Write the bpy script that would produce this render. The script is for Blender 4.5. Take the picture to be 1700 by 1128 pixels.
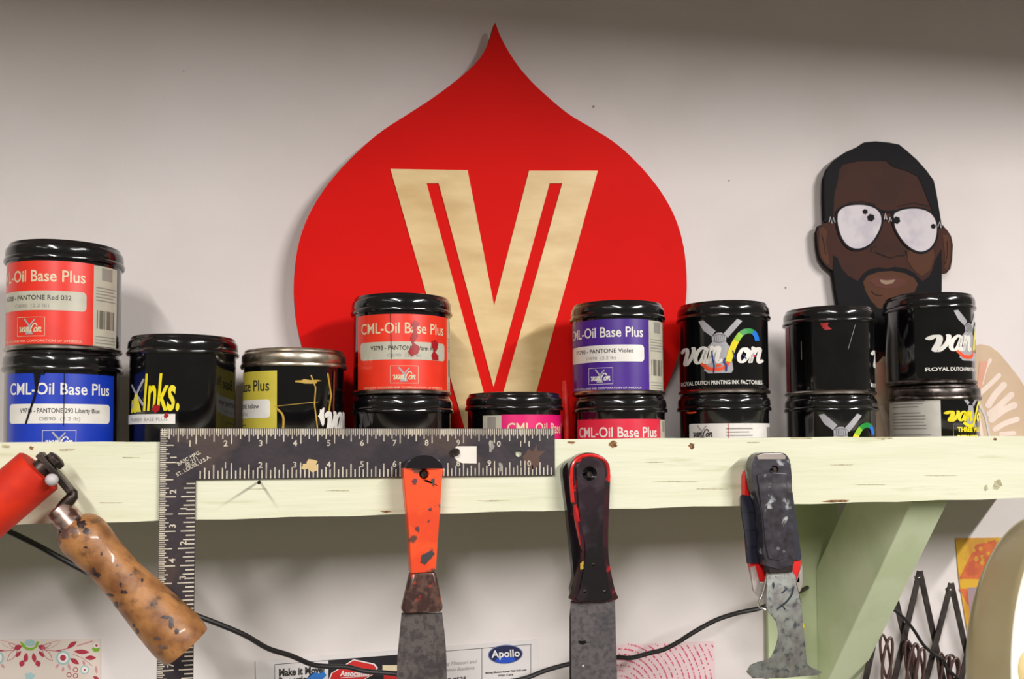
import bpy, bmesh, math, random
from mathutils import Vector, Matrix
from mathutils.geometry import tessellate_polygon
random.seed(7)
for _o in list(bpy.data.objects): bpy.data.objects.remove(_o)
SC = bpy.context.scene
COL = SC.collection
IN = 0.0254
# ------------------------------------------------------------------ camera
FPX, CX, CY = 1550.0, 850.0, 664.14          # focal length and optical centre in the 1700x1128 frame
CAM = Vector((0.08095, -0.73694, -0.00192))
YAW, PITCH, ROLL = 0.25057, 0.04406, -0.00681
cF = Vector((math.sin(YAW)*math.cos(PITCH), math.cos(YAW)*math.cos(PITCH), math.sin(PITCH)))
_R = Vector((math.cos(YAW), -math.sin(YAW), 0)); _U = _R.cross(cF)
cR = math.cos(ROLL)*_R + math.sin(ROLL)*_U
cU = -math.sin(ROLL)*_R + math.cos(ROLL)*_U
cd = bpy.data.cameras.new('camera'); cam = bpy.data.objects.new('camera', cd); COL.objects.link(cam)
cam.matrix_world = Matrix(((cR.x, cU.x, -cF.x, CAM.x), (cR.y, cU.y, -cF.y, CAM.y), (cR.z, cU.z, -cF.z, CAM.z), (0, 0, 0, 1)))
cd.sensor_width = 36.0; cd.sensor_fit = 'HORIZONTAL'; cd.lens = FPX/1700*36.0
cd.shift_y = (CY-564.0)/1700.0
cd.clip_start = 0.01
cd.dof.use_dof = True; cd.dof.focus_distance = 0.80; cd.dof.aperture_fstop = 13.0
SC.camera = cam
# ------------------------------------------------------------------ light
SC.view_settings.view_transform = 'Standard'; SC.view_settings.look = 'None'
SC.view_settings.gamma = 1.0; SC.view_settings.use_curve_mapping = False
SC.view_settings.exposure = 0.0
w = bpy.data.worlds.new('room_air'); SC.world = w; w.use_nodes = True
w.node_tree.nodes['Background'].inputs[0].default_value = (0.82, 0.76, 0.62, 1)
w.node_tree.nodes['Background'].inputs[1].default_value = 0.19
def ceiling_tubes(x, y0, y1, z, power, wid=0.13):
    """a row of ceiling tubes running away from the wall"""
    l = bpy.data.lights.new('ceiling_tube_row', 'AREA'); l.shape = 'RECTANGLE'
    l.size = wid; l.size_y = abs(y1-y0); l.energy = power; l.color = (1.0, 0.965, 0.95)
    o = bpy.data.objects.new('ceiling_tube_row', l); COL.objects.link(o)
    o.location = (x, (y0+y1)/2, z)
    return o
ceiling_tubes(-0.86, -1.9, -5.4, 1.40, 192)
ceiling_tubes(2.25, -1.9, -5.4, 1.40, 384)
ceiling_tubes(-2.60, -1.9, -5.4, 1.40, 30)

# ------------------------------------------------------------------ helpers
def at(px, py, Y):
    """point of the plane at depth Y that the photograph shows at that pixel"""
    d = cF + cR*((px-CX)/FPX) - cU*((py-CY)/FPX)
    return CAM + d*((Y-CAM.y)/d.y)
def lin(c):
    return tuple((v/255/12.92 if v/255 <= 0.04045 else ((v/255+0.055)/1.055)**2.4) for v in c)
MATS = {}
def mat(name, rgb, rough=0.5, metal=0.0, rgb2=None, scale=40.0, lo=0.45, hi=0.6, bump=0.0, bscale=200.0, stretch=(1, 1, 1),
        coat=0.0, emit=None, estr=0.0, alpha=None, rgb3=None, scale3=15.0, lo3=0.6, hi3=0.65, spec=None, detail=4.0):
    if name in MATS: return MATS[name]
    m = bpy.data.materials.new(name); m.use_nodes = True
    nt = m.node_tree; N = nt.nodes; L = nt.links
    b = N['Principled BSDF']
    b.inputs['Roughness'].default_value = rough; b.inputs['Metallic'].default_value = metal
    b.inputs['Coat Weight'].default_value = coat; b.inputs['Coat Roughness'].default_value = 0.07
    if spec is not None: b.inputs['Specular IOR Level'].default_value = spec
    tc = N.new('ShaderNodeTexCoord'); mp = N.new('ShaderNodeMapping'); mp.inputs['Scale'].default_value = stretch
    L.new(tc.outputs['Object'], mp.inputs['Vector'])
    if rgb2 is None: rgb2 = tuple(min(255, v*0.94) for v in rgb); lo, hi = 0.35, 0.75
    n = N.new('ShaderNodeTexNoise'); n.inputs['Scale'].default_value = scale; n.inputs['Detail'].default_value = detail
    L.new(mp.outputs[0], n.inputs['Vector'])
    r = N.new('ShaderNodeValToRGB'); r.color_ramp.elements[0].position = lo; r.color_ramp.elements[1].position = hi
    r.color_ramp.elements[0].color = (*lin(rgb), 1); r.color_ramp.elements[1].color = (*lin(rgb2), 1)
    L.new(n.outputs['Fac'], r.inputs[0]); out = r.outputs[0]
    if rgb3 is not None:
        n3 = N.new('ShaderNodeTexNoise'); n3.inputs['Scale'].default_value = scale3; n3.inputs['Detail'].default_value = 6.0
        mo = N.new('ShaderNodeVectorMath'); mo.operation = 'ADD'; mo.inputs[1].default_value = (3.1, 7.7, 1.3)
        L.new(mp.outputs[0], mo.inputs[0]); L.new(mo.outputs[0], n3.inputs['Vector'])
        r3 = N.new('ShaderNodeValToRGB'); r3.color_ramp.elements[0].position = lo3; r3.color_ramp.elements[1].position = hi3
        L.new(n3.outputs['Fac'], r3.inputs[0])
        mx = N.new('ShaderNodeMix'); mx.data_type = 'RGBA'
        L.new(r3.outputs[0], mx.inputs['Factor']); L.new(out, mx.inputs['A']); mx.inputs['B'].default_value = (*lin(rgb3), 1)
        out = mx.outputs['Result']
    L.new(out, b.inputs['Base Color'])
    if bump:
        nb = N.new('ShaderNodeTexNoise'); nb.inputs['Scale'].default_value = bscale; nb.inputs['Detail'].default_value = 3.0
        L.new(mp.outputs[0], nb.inputs['Vector'])
        bp = N.new('ShaderNodeBump'); bp.inputs['Strength'].default_value = bump; bp.inputs['Distance'].default_value = 0.001
        L.new(nb.outputs['Fac'], bp.inputs['Height']); L.new(bp.outputs[0], b.inputs['Normal'])
    if emit is not None:
        b.inputs['Emission Color'].default_value = (*lin(emit), 1); b.inputs['Emission Strength'].default_value = estr
    if alpha is not None:
        b.inputs['Transmission Weight'].default_value = alpha
    MATS[name] = m
    return m
class MB:
    """collects polygons and links them as one mesh object"""
    def __init__(self): self.v = []; self.f = []; self.m = []; self.mats = []
    def mi(self, m):
        if m not in self.mats: self.mats.append(m)
        return self.mats.index(m)
    def add(self, verts, faces, m):
        k = len(self.v); i = self.mi(m)
        self.v += [tuple(p) for p in verts]
        for f in faces: self.f.append([k+q for q in f]); self.m.append(i)
    def box(self, lo, hi, m):
        x0, y0, z0 = lo; x1, y1, z1 = hi
        self.add([(x0,y0,z0),(x1,y0,z0),(x1,y1,z0),(x0,y1,z0),(x0,y0,z1),(x1,y0,z1),(x1,y1,z1),(x0,y1,z1)],
                 [(0,3,2,1),(4,5,6,7),(0,1,5,4),(1,2,6,5),(2,3,7,6),(3,0,4,7)], m)
    def lathe(self, prof, m, base=(0,0,0), axis=(0,0,1), n=64, a0=0, caps=False):
        A = Vector(axis).normalized(); T = Vector((1,0,0)) if abs(A.x) < 0.8 else Vector((0,0,1))
        S = A.cross(T).normalized(); T = S.cross(A); B = Vector(base)
        V = []; F = []
        for r, h in prof:
            for k in range(n):
                t = 2*math.pi*k/n; V.append(B + A*h + (T*math.cos(t)+S*math.sin(t))*r)
        for i in range(len(prof)-1):
            for k in range(n):
                q = (k+1) % n; F.append((i*n+k, (i+1)*n+k, (i+1)*n+q, i*n+q))
        if caps: F.append(tuple(range(n))); F.append(tuple((len(prof)-1)*n+k for k in reversed(range(n))))
        self.add(V, F, m)
    def tube(self, pts, rad, m, n=10, closed=False):
        pts = [Vector(p) for p in pts]; K = len(pts)
        if not hasattr(rad, '__len__'): rad = [rad]*K
        V = []; F = []; prev = None
        for i, p in enumerate(pts):
            t = (pts[min(i+1, K-1)]-pts[max(i-1, 0)]).normalized()
            if prev is None:
                a = Vector((0,0,1)) if abs(t.z) < 0.9 else Vector((1,0,0)); nrm = t.cross(a).normalized()
            else: nrm = (prev - t*prev.dot(t)).normalized()
            prev = nrm; bn = t.cross(nrm)
            for k in range(n):
                q = 2*math.pi*k/n; V.append(p+(nrm*math.cos(q)+bn*math.sin(q))*rad[i])
        for i in range(K-1):
            for k in range(n):
                q = (k+1) % n; F.append((i*n+k, i*n+q, (i+1)*n+q, (i+1)*n+k))
        F.append(tuple(reversed(range(n)))); F.append(tuple((K-1)*n+k for k in range(n)))
        self.add(V, F, m)
    def plate(self, loops, f, h0, h1, m, mside=None):
        """extruded outline with optional holes; f(u,v,h) -> point; h0 is the front"""
        L3 = [[Vector((u, v, 0)) for u, v in lp] for lp in loops]
        tris = tessellate_polygon(L3); flat = [p for lp in loops for p in lp]; n = len(flat)
        V = [f(u, v, h0) for u, v in flat] + [f(u, v, h1) for u, v in flat]
        F = [tuple(t) for t in tris] + [tuple(n+q for q in reversed(t)) for t in tris]
        self.add(V, F, m)
        S = []; k = 0
        for lp in loops:
            c = len(lp)
            for i in range(c): j = (i+1) % c; S.append((k+i, k+j, n+k+j, n+k+i))
            k += c
        self.add(V, S, mside or m)
    def build(self, name, parent=None, smooth=True, angle=35, bevel=0, seg=3, merge=True, recalc=True):
        me = bpy.data.meshes.new(name); me.from_pydata(self.v, [], self.f)
        for mm in self.mats: me.materials.append(mm)
        me.polygons.foreach_set('material_index', self.m); me.update()
        if merge or recalc:
            bm = bmesh.new(); bm.from_mesh(me)
            if merge: bmesh.ops.remove_doubles(bm, verts=bm.verts, dist=1e-6)
            if recalc: bmesh.ops.recalc_face_normals(bm, faces=bm.faces)
            bm.to_mesh(me); bm.free()
        if smooth:
            me.polygons.foreach_set('use_smooth', [True]*len(me.polygons)); me.set_sharp_from_angle(angle=math.radians(angle))
        o = bpy.data.objects.new(name, me); COL.objects.link(o)
        if parent: o.parent = parent; o.matrix_parent_inverse = Matrix.Translation(parent.location).inverted()
        if bevel:
            b = o.modifiers.new('edge', 'BEVEL'); b.width = bevel; b.segments = seg; b.limit_method = 'ANGLE'; b.angle_limit = math.radians(50)
            b.harden_normals = False
        return o
def tag(o, label=None, cat=None, group=None, kind=None):
    if label: o['label'] = label
    if cat: o['category'] = cat
    if group: o['group'] = group
    if kind: o['kind'] = kind
    return o
def empty(name, loc, label, cat, group=None):
    o = bpy.data.objects.new(name, None); COL.objects.link(o); o.location = loc; o.empty_display_size = 0.02
    return tag(o, label, cat, group)
def smooth_loop(pts, k=4, closed=True):
    out = []; n = len(pts)
    rng = range(n) if closed else range(n-1)
    for i in rng:
        if closed: p0, p1, p2, p3 = pts[(i-1) % n], pts[i], pts[(i+1) % n], pts[(i+2) % n]
        else: p0, p1, p2, p3 = pts[max(i-1,0)], pts[i], pts[i+1], pts[min(i+2,n-1)]
        for s in range(k):
            t = s/k
            out.append(tuple(0.5*((2*b)+(-a+c)*t+(2*a-5*b+4*c-d)*t*t+(-a+3*b-3*c+d)*t**3) for a, b, c, d in zip(p0, p1, p2, p3)))
    if not closed: out.append(tuple(pts[-1]))
    return out
# ---- flat drawing: shapes are (verts2d, faces, material, layer)
class Art:
    def __init__(self): self.s = []
    def poly(self, pts, m, lay=1):
        tr = tessellate_polygon([[Vector((u, v, 0)) for u, v in pts]]); self.s.append((list(pts), [tuple(t) for t in tr], m, lay+(len(self.s) % 16)*0.03)); return self
    def rect(self, u0, v0, u1, v1, m, lay=1): return self.poly([(u0,v0),(u1,v0),(u1,v1),(u0,v1)], m, lay)
    def round(self, u0, v0, u1, v1, r, m, lay=1, n=5):
        p = []
        for cx, cy, a in ((u1-r,v1-r,0),(u0+r,v1-r,90),(u0+r,v0+r,180),(u1-r,v0+r,270)):
            for k in range(n+1):
                t = math.radians(a+90*k/n); p.append((cx+r*math.cos(t), cy+r*math.sin(t)))
        return self.poly(p, m, lay)
    def disc(self, u, v, r, m, lay=1, n=20, ry=None, rot=0):
        ry = ry or r; c, s = math.cos(rot), math.sin(rot)
        return self.poly([(u+r*math.cos(t)*c-ry*math.sin(t)*s, v+r*math.cos(t)*s+ry*math.sin(t)*c) for t in [2*math.pi*k/n for k in range(n)]], m, lay)
    def blob(self, u, v, r, m, lay=1, n=14, j=0.35, ry=None):
        ry = ry or r
        return self.poly([(u+r*q*math.cos(t), v+ry*q*math.sin(t)) for t, q in [(2*math.pi*k/n, 1-j+2*j*random.random()) for k in range(n)]], m, lay)
    def line(self, pts, wd, m, lay=1, caps=True):
        """ribbon through points; wd one width or one per point"""
        K = len(pts)
        if not hasattr(wd, '__len__'): wd = [wd]*K
        V = []; F = []
        for i in range(K):
            a = pts[max(i-1,0)]; b = pts[min(i+1,K-1)]; dx, dy = b[0]-a[0], b[1]-a[1]; l = math.hypot(dx, dy) or 1
            nx, ny = -dy/l*wd[i]/2, dx/l*wd[i]/2
            V += [(pts[i][0]+nx, pts[i][1]+ny), (pts[i][0]-nx, pts[i][1]-ny)]
            if i: F.append((2*i-2, 2*i-1, 2*i+1, 2*i))
        self.s.append((V, F, m, lay+(len(self.s) % 16)*0.03))
        if caps:
            for i in (0, -1): self.disc(pts[i][0], pts[i][1], wd[i]/2, m, lay, 10)
        return self
    def text(self, s, u, v, size, m, lay=1, bold=0.0, shear=0.0, align='LEFT', rot=0.0, sx=1.0, space=1.0, width=None):
        c = bpy.data.curves.new('t', 'FONT'); c.body = s; c.size = 1.0; c.offset = bold; c.shear = shear; c.space_character = space; c.resolution_u = 3
        o = bpy.data.objects.new('t', c); me = bpy.data.meshes.new_from_object(o)
        vs = [(p.co.x, p.co.y) for p in me.vertices]; fs = [tuple(p.vertices) for p in me.polygons]
        bpy.data.objects.remove(o); bpy.data.curves.remove(c); bpy.data.meshes.remove(me)
        if not vs: return self
        x0 = min(p[0] for p in vs); x1 = max(p[0] for p in vs)
        if width: sx = abs(width/((x1-x0)*size))
        sx = abs(sx)
        off = {'LEFT': x0, 'CENTER': (x0+x1)/2, 'RIGHT': x1}[align]
        cc, ss = math.cos(rot), math.sin(rot); V = []
        for x, y in vs:
            a, b = (x-off)*abs(size)*sx, y*size; V.append((u+a*cc-b*ss, v+a*ss+b*cc))
        self.s.append((V, fs, m, lay+(len(self.s) % 16)*0.03)); return self
    def shift(self, f):
        self.s = [([f(u, v) for u, v in V], F, m, l) for V, F, m, l in self.s]; return self
    def emit(self, mb, f, cuts=None):
        """f(u, v, layer) -> point; cuts: u values to split at, so that art bends round a cylinder"""
        for V, F, m, lay in self.s:
            if cuts:
                bm = bmesh.new(); vv = [bm.verts.new((u, v, 0)) for u, v in V]
                for q in F:
                    try: bm.faces.new([vv[i] for i in q])
                    except ValueError: pass
                a = min(u for u, v in V); b = max(u for u, v in V)
                for c in cuts:
                    if a < c < b: bmesh.ops.bisect_plane(bm, geom=bm.verts[:]+bm.edges[:]+bm.faces[:], dist=1e-7, plane_co=(c,0,0), plane_no=(1,0,0))
                bm.verts.ensure_lookup_table(); bm.verts.index_update()
                V = [(q.co.x, q.co.y) for q in bm.verts]; F = [tuple(q.index for q in fc.verts) for fc in bm.faces]; bm.free()
            mb.add([f(u, v, lay) for u, v in V], F, m)
def pxmap(Y, d=0.00025):
    """art drawn in the frame's pixels laid on the plane at depth Y"""
    return lambda u, v, lay: at(u, v, Y) + Vector((0, -d*lay, 0))
def pxplate(Yf, Yb):
    return lambda u, v, h: Vector((at(u, v, Yf).x, h, at(u, v, Yf).z))

# ------------------------------------------------------------------ materials
WALL = mat('wall_paint', (223, 215, 212), 0.85, rgb2=(218, 210, 206), scale=6, bump=0.12, bscale=260)
GREEN = mat('shelf_paint', (224, 224, 197), 0.55, rgb2=(216, 217, 186), scale=26, lo=0.4, hi=0.7, stretch=(0.25, 1, 3), bump=0.25, bscale=90,
            rgb3=(198, 199, 162), scale3=45, lo3=0.60, hi3=0.75)
GREEN2 = mat('bracket_paint', (206, 216, 178), 0.5, rgb2=(196, 208, 166), scale=18, bump=0.2, bscale=90)
CHIP = mat('bare_wood_chip', (150, 100, 55), 0.8, rgb2=(80, 55, 35), scale=300)
DIRT = mat('scuff', (190, 184, 148), 0.8, rgb2=(160, 152, 120), scale=300)
BLACK = mat('can_black', (8, 7, 9), 0.13, coat=0.6, rgb2=(13, 12, 14), scale=60, bump=0.12, bscale=70)
LIDB = mat('lid_black', (9, 8, 10), 0.16, coat=0.6, rgb2=(18, 16, 18), scale=90, bump=0.2, bscale=120)
TIN = mat('tin', (176, 168, 160), 0.25, 1.0, rgb2=(120, 110, 104), scale=60)
TIND = mat('dull_tin', (120, 112, 108), 0.32, 1.0, rgb2=(64, 58, 56), scale=80)
SILV = mat('silver_lid', (206, 198, 182), 0.3, 1.0, rgb2=(165, 150, 130), scale=50)
def paper(n, rgb, rough=0.35): return mat(n, rgb, rough, coat=0.3, scale=70)
RED = paper('label_red', (236, 50, 32)); WRED = paper('label_warm_red', (240, 52, 26)); BLUE = paper('label_blue', (22, 58, 184))
PURP = paper('label_purple', (72, 28, 142)); PINK = paper('label_pink', (226, 18, 112)); ROSE = paper('label_rose', (224, 40, 66))
YELL = paper('label_yellow', (206, 190, 70)); WHITE = paper('print_white', (236, 232, 224)); CREAM = paper('print_cream', (226, 208, 172))
GREYP = paper('panel_grey', (196, 192, 172)); GREYD = paper('panel_dark_grey', (112, 108, 96)); INK = paper('print_ink', (50, 46, 44))
TXTG = paper('print_grey', (150, 146, 138)); MILL = paper('windmill_grey', (172, 170, 174)); MILLD = paper('windmill_dark', (80, 78, 84))
YEL = paper('print_yellow', (240, 222, 20)); GRN = paper('print_green', (30, 150, 60)); BLU = paper('print_blue', (20, 116, 220)); ORG = paper('print_orange', (240, 84, 40))
LGRN = paper('print_lime', (150, 200, 40)); DRED = mat('smear_red', (170, 14, 26), 0.3, coat=0.4); DRIP = mat('ink_drip', (10, 9, 14), 0.15, coat=0.8)
DBLU = mat('smear_blue', (24, 50, 130), 0.3, coat=0.4); GOLD = mat('smear_gold', (186, 150, 50), 0.35, coat=0.3)

# ------------------------------------------------------------------ the room
WY = 0.19                                    # wall plane
DECK = -0.049                                # top of the shelf board behind the front board
mb = MB(); mb.box((-1.2, WY, -1.2), (2.4, WY+0.1, 0.9), WALL)
a = Art(); SPK = mat('wall_fleck', (150, 120, 110), 0.9)
for px, py, r in ((985, 177, 2.2), (1304, 478, 1.6), (305, 118, 1.2), (1210, 300, 1.2)): a.blob(px, py, r, SPK)
a.emit(mb, pxmap(WY, 0.0002))
tag(mb.build('wall_back', smooth=False), kind='structure')
mb = MB(); mb.plate([[(-1.4, -0.74), (2.6, 0.01), (2.6, WY-0.0005), (-1.4, WY-0.0005)]], lambda u, v, h: Vector((u, v, h)), 0.540, 0.570, WALL)
tag(mb.build('shade_board_1', smooth=False, bevel=0.001), kind='structure')   # unseen board added above the frame, tapered to shade the top of the wall
xr = 0.92
# shelf
sh = empty('wall_shelf', (0.3, 0.1, DECK), 'long pale green painted wall shelf holding the row of ink cans', 'shelf')
xl = -0.42
m1 = MB()
# front board with gently uneven edges
n = 60; V = []; F = []
for i in range(n+1):
    x = xl+(xr-xl)*i/n; wv = 0.0006*math.sin(i*0.9)+0.0004*math.sin(i*2.3)
    bb = -0.0592 + 0.0004*math.sin(i*1.7)
    V += [(x, 0, -0.0006+wv*0.4), (x, 0, bb), (x, 0.035, bb), (x, 0.035, -0.0006+wv*0.4)]
    if i:
        k = 4*i
        for q in range(4): F.append((k-4+q, k-4+(q+1) % 4, k+(q+1) % 4, k+q))
F += [(0, 3, 2, 1), (4*n, 4*n+1, 4*n+2, 4*n+3)]
m1.add(V, F, GREEN)
a = Art()
for px, py, rx, ry, mm in ((1018, 738, 7, 5, CHIP), (1148, 740, 5, 5, CHIP), (949, 735, 6, 2, CHIP), (1655, 806, 7, 9, DIRT), (1637, 810, 3, 5, DIRT), (10, 742, 9, 3, DIRT),
                           (52, 744, 4, 3, CHIP), (112, 747, 12, 2, DIRT), (1652, 729, 3, 2, CHIP), (1388, 832, 20, 2, CHIP), (690, 848, 14, 2, CHIP), (640, 850, 8, 1.5, CHIP), (1470, 728, 14, 2, DIRT),
                           (1330, 728, 20, 1.2, DIRT), (1250, 735, 10, 1, DIRT), (980, 758, 16, 1, DIRT), (700, 825, 30, 0.8, DIRT), (820, 832, 26, 0.9, DIRT), (560, 815, 22, 0.8, DIRT),
                           (430, 812, 18, 0.7, DIRT), (1120, 800, 34, 0.8, DIRT), (1180, 812, 26, 0.7, DIRT), (1450, 805, 30, 0.8, DIRT), (1560, 790, 25, 0.6, DIRT), (180, 835, 22, 0.8, DIRT), (215, 760, 14, 0.8, DIRT), (1088, 768, 18, 0.6, DIRT), (1400, 772, 18, 0.6, DIRT)):
    a.blob(px, py, rx, mm, ry=ry)
a.emit(m1, pxmap(0.0, 0.0002))
m1.build('front_board', sh, angle=40)
mb2 = MB(); mb2.box((xl, 0.0352, -0.059), (xr, WY-0.0005, DECK), GREEN2); mb2.build('shelf_board', sh, smooth=False)
bx = at(1512, 840, 0.022).x; bw = at(1573, 840, 0.022).x-bx
mb = MB(); yz = [(0.022, -0.0596), (0.022, -0.0635), (0.1835, -0.288), (0.1835, -0.146), (0.117, -0.0596)]
mb.plate([yz], lambda u, v, h: Vector((h, u, v)), bx, bx+bw, GREEN2)
mb.build('brace', sh, smooth=False, bevel=0.0012)
mb = MB(); ux = at(1275, 1050, 0.184).x
mb.box((ux, 0.1840, -0.55), (bx+bw*0.75, WY-0.0005, -0.0596), GREEN2); mb.build('upright', sh, smooth=False, bevel=0.001)

# ------------------------------------------------------------------ ink cans
CYC = 0.107; RL = 0.046; RB = 0.0435
CUTS = [k*0.0018 for k in range(-80, 81)]
def wrap(X, ztop, rot):
    """label space (mm from the label's centre, mm below the can's top) round the can; rot in degrees from facing the camera"""
    th0 = math.atan2(CAM.x-X, CYC-CAM.y)+math.radians(rot)
    def f(u, v, lay):
        th = th0+u/1000/RB; r = RB+0.00012*lay+0.0001
        return (X+r*math.sin(th), CYC-r*math.cos(th), ztop-v/1000)
    return f
WCUTS = [k*1.8 for k in range(-80, 81)]
def c7(x, y):
    """from a close view of the black can that shows its whole emblem to mm on the can"""
    s = max(-0.985, min(0.985, ((x/3.76+1100)-1202)/76.5)); return (43.5*math.asin(s), ((y/3.76+460)-496)/1.81)
def script(a, word, m, lay, W=22, org=(0, 0), sc=1.0):
    """heavy slanted script letters, drawn stroke by stroke in the close view's units"""
    G = {'v': ([(0,-78),(12,-92),(26,-88),(30,-60),(22,-8),(36,-4),(62,-50),(66,-88),(58,-94)], 74),
         'a': ([(62,-82),(40,-92),(14,-66),(6,-26),(20,-4),(42,-20),(64,-88),(56,-24),(62,-4),(76,-14)], 80),
         'n': ([(8,-90),(14,-86),(2,-2),(6,-30),(34,-84),(52,-84),(46,-30),(52,-4),(70,-14)], 74),
         'o': ([(50,-86),(24,-80),(6,-40),(14,-8),(34,-6),(58,-40),(56,-76),(40,-84),(48,-66),(72,-70)], 74)}
    x = org[0]
    for ch in word:
        pts, adv = G[ch]
        P = smooth_loop([(x+p[0]*sc+(-p[1])*0.10*sc, org[1]+p[1]*sc) for p in pts], 5, False)
        K = len(P); wd = []
        for i in range(K):
            q = P[min(i+1, K-1)]; r = P[max(i-1, 0)]; dx, dy = q[0]-r[0], q[1]-r[1]
            wd.append(W*sc*(0.62+0.55*abs(dy)/(math.hypot(dx, dy)+1e-6)))
        a.line(P, wd, m, lay); x += adv*sc
    return x
def big_emblem(drips=False):
    a = Art()
    def L(pts, w, m, lay, sm=True): a.line(smooth_loop(pts, 5, False) if sm else pts, w, m, lay)
    a.poly([(232,268),(262,262),(338,338),(312,372),(262,330)], MILL, 1); a.poly([(470,262),(502,276),(412,384),(384,358)], MILL, 1)
    a.poly([(314,372),(345,350),(375,350),(404,378),(400,410),(420,440),(436,540),(442,590),(430,612),(290,612),(262,590),(300,480),(286,440),(316,410)], MILL, 1)
    for k in range(6): L([(330+k*12, 372),(332+k*11, 402)], 3.5, MILLD, 2, False)
    L([(322,370),(360,362),(398,370)], 4, MILLD, 2); L([(322,404),(360,412),(398,404)], 4, MILLD, 2)
    script(a, 'van', WHITE, 3, 20, (118, 545), 1.12); script(a, 'on', WHITE, 3, 20, (466, 545), 1.05)
    S = smooth_loop([(412,540),(424,500),(440,450),(462,404),(492,360),(530,340),(565,346),(584,372),(590,402)], 6, False); K = len(S)
    cols = [YEL, YEL, YEL, LGRN, GRN, GRN, BLU, BLU]
    for q in range(8):
        i0 = q*(K-1)//8; i1 = (q+1)*(K-1)//8; ii = list(range(i0, i1+1))
        a.line([S[i] for i in ii], [42-14*(i/(K-1)) if i > 6 else 34+i for i in ii], cols[q], 4, caps=False)
    L([(412,542),(390,576),(340,588),(290,580),(252,546)], [26,28,26,22,8]+[8]*0 if False else 24, ORG, 2)
    a.text('ROYAL DUTCH PRINTING INK FACTORIES', 366, 684, -36, WHITE, 2, bold=0.02, align='CENTER', width=-505)
    if drips:
        L([(314,470),(318,520),(326,560),(322,606)], 9, DBLU, 6); L([(392,520),(386,540),(398,560),(398,596)], 13, DBLU, 6)
        L([(440,470),(452,520)], 8, DBLU, 6); L([(505,500),(520,520)], 7, DBLU, 6); a.blob(572, 500, 8, PINK, 6); a.blob(352, 560, 20, ORG, 5, ry=10)
    a.shift(c7); return a
def small_logo(u, v, s, m1_, box=None):
    """little boxed mill and wordmark"""
    a = Art()
    if box:
        for p in (((-12, -7.5), (12, -7.5)), ((12, -7.5), (12, 7.5)), ((12, 7.5), (-12, 7.5)), ((-12, 7.5), (-12, -7.5))): a.line(list(p), 0.35, box, 2, caps=False)
    a.line([(-4.6, -5.8), (0.6, 0.4)], 1.5, MILL, 2); a.line([(4.0, -5.4), (-1.0, 0.4)], 1.2, MILL, 2)
    a.poly([(-2.4, 0), (1.2, 0), (2.8, 6.2), (-3.6, 6.2)], MILL, 2)
    script(a, 'van', m1_, 3, 19, (-9.8, 4.3), 0.042); script(a, 'on', m1_, 3, 19, (3.4, 4.3), 0.042)
    a.line(smooth_loop([(0.6, 4.8), (1.6, 1.2), (3.4, -1.8), (5.4, -2.2), (6.2, -0.6)], 4, False), 1.0, m1_, 4)
    a.shift(lambda x, y: (u+x*s, v+y*s)); return a.s
def base_label(face, ttop=18, tbot=84.5, name='PANTONE Red', line1='V5708', ink=WHITE, half=48.0, left=0, right=26, boxc=WHITE, pillc=WHITE):
    a = Art(); a.rect(-half, ttop, half, tbot, face, 0)
    a.text('CML-Oil Base Plus', -0.8, ttop+16.6, -13.2, ink, 1, bold=0.012, align='CENTER', width=-84)
    a.round(-half*0.9, ttop+24, half*0.88, ttop+39.5, 3.2, pillc, 1)
    a.text(line1+' - '+name, 0, ttop+31.2, -5.4, INK, 2, bold=0.01, align='CENTER', width=-62)
    a.text('OB90  (2.2 lb)', 0, ttop+37.2, -4.0, TXTG, 2, align='CENTER', width=-30)
    a.s += small_logo(0, ttop+52.5, 1.0, boxc, boxc)
    a.text('VAN SON HOLLAND INK CORPORATION OF AMERICA', 0, ttop+64.6, -2.7, boxc, 1, align='CENTER', width=-78)
    for sgn, wd in ((1, right), (-1, left)):
        if not wd: continue
        x0, x1 = sorted((sgn*half, sgn*(half+wd)))
        a.rect(x0, ttop+0.6, x1, tbot, GREYP, 0)
        a.rect(x0+wd*0.28, ttop+2, x0+wd*0.72, ttop+12, TXTG, 1)
        for k in range(5): a.rect(x0+2, ttop+18+k*2.6, x1-2-(k % 2)*3, ttop+18.9+k*2.6, TXTG, 1)
        for k in range(8): a.rect(x0+3+k*(wd-7)/8, ttop+37, x0+3+k*(wd-7)/8+(wd-7)/8*(0.35+0.3*((k*5) % 3)), ttop+52, GREYD, 1)
        for k in range(3): a.rect(x0+2, ttop+58+k*2.6, x1-3, ttop+58.8+k*2.6, TXTG, 1)
    return a
PROTO = {}
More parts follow.
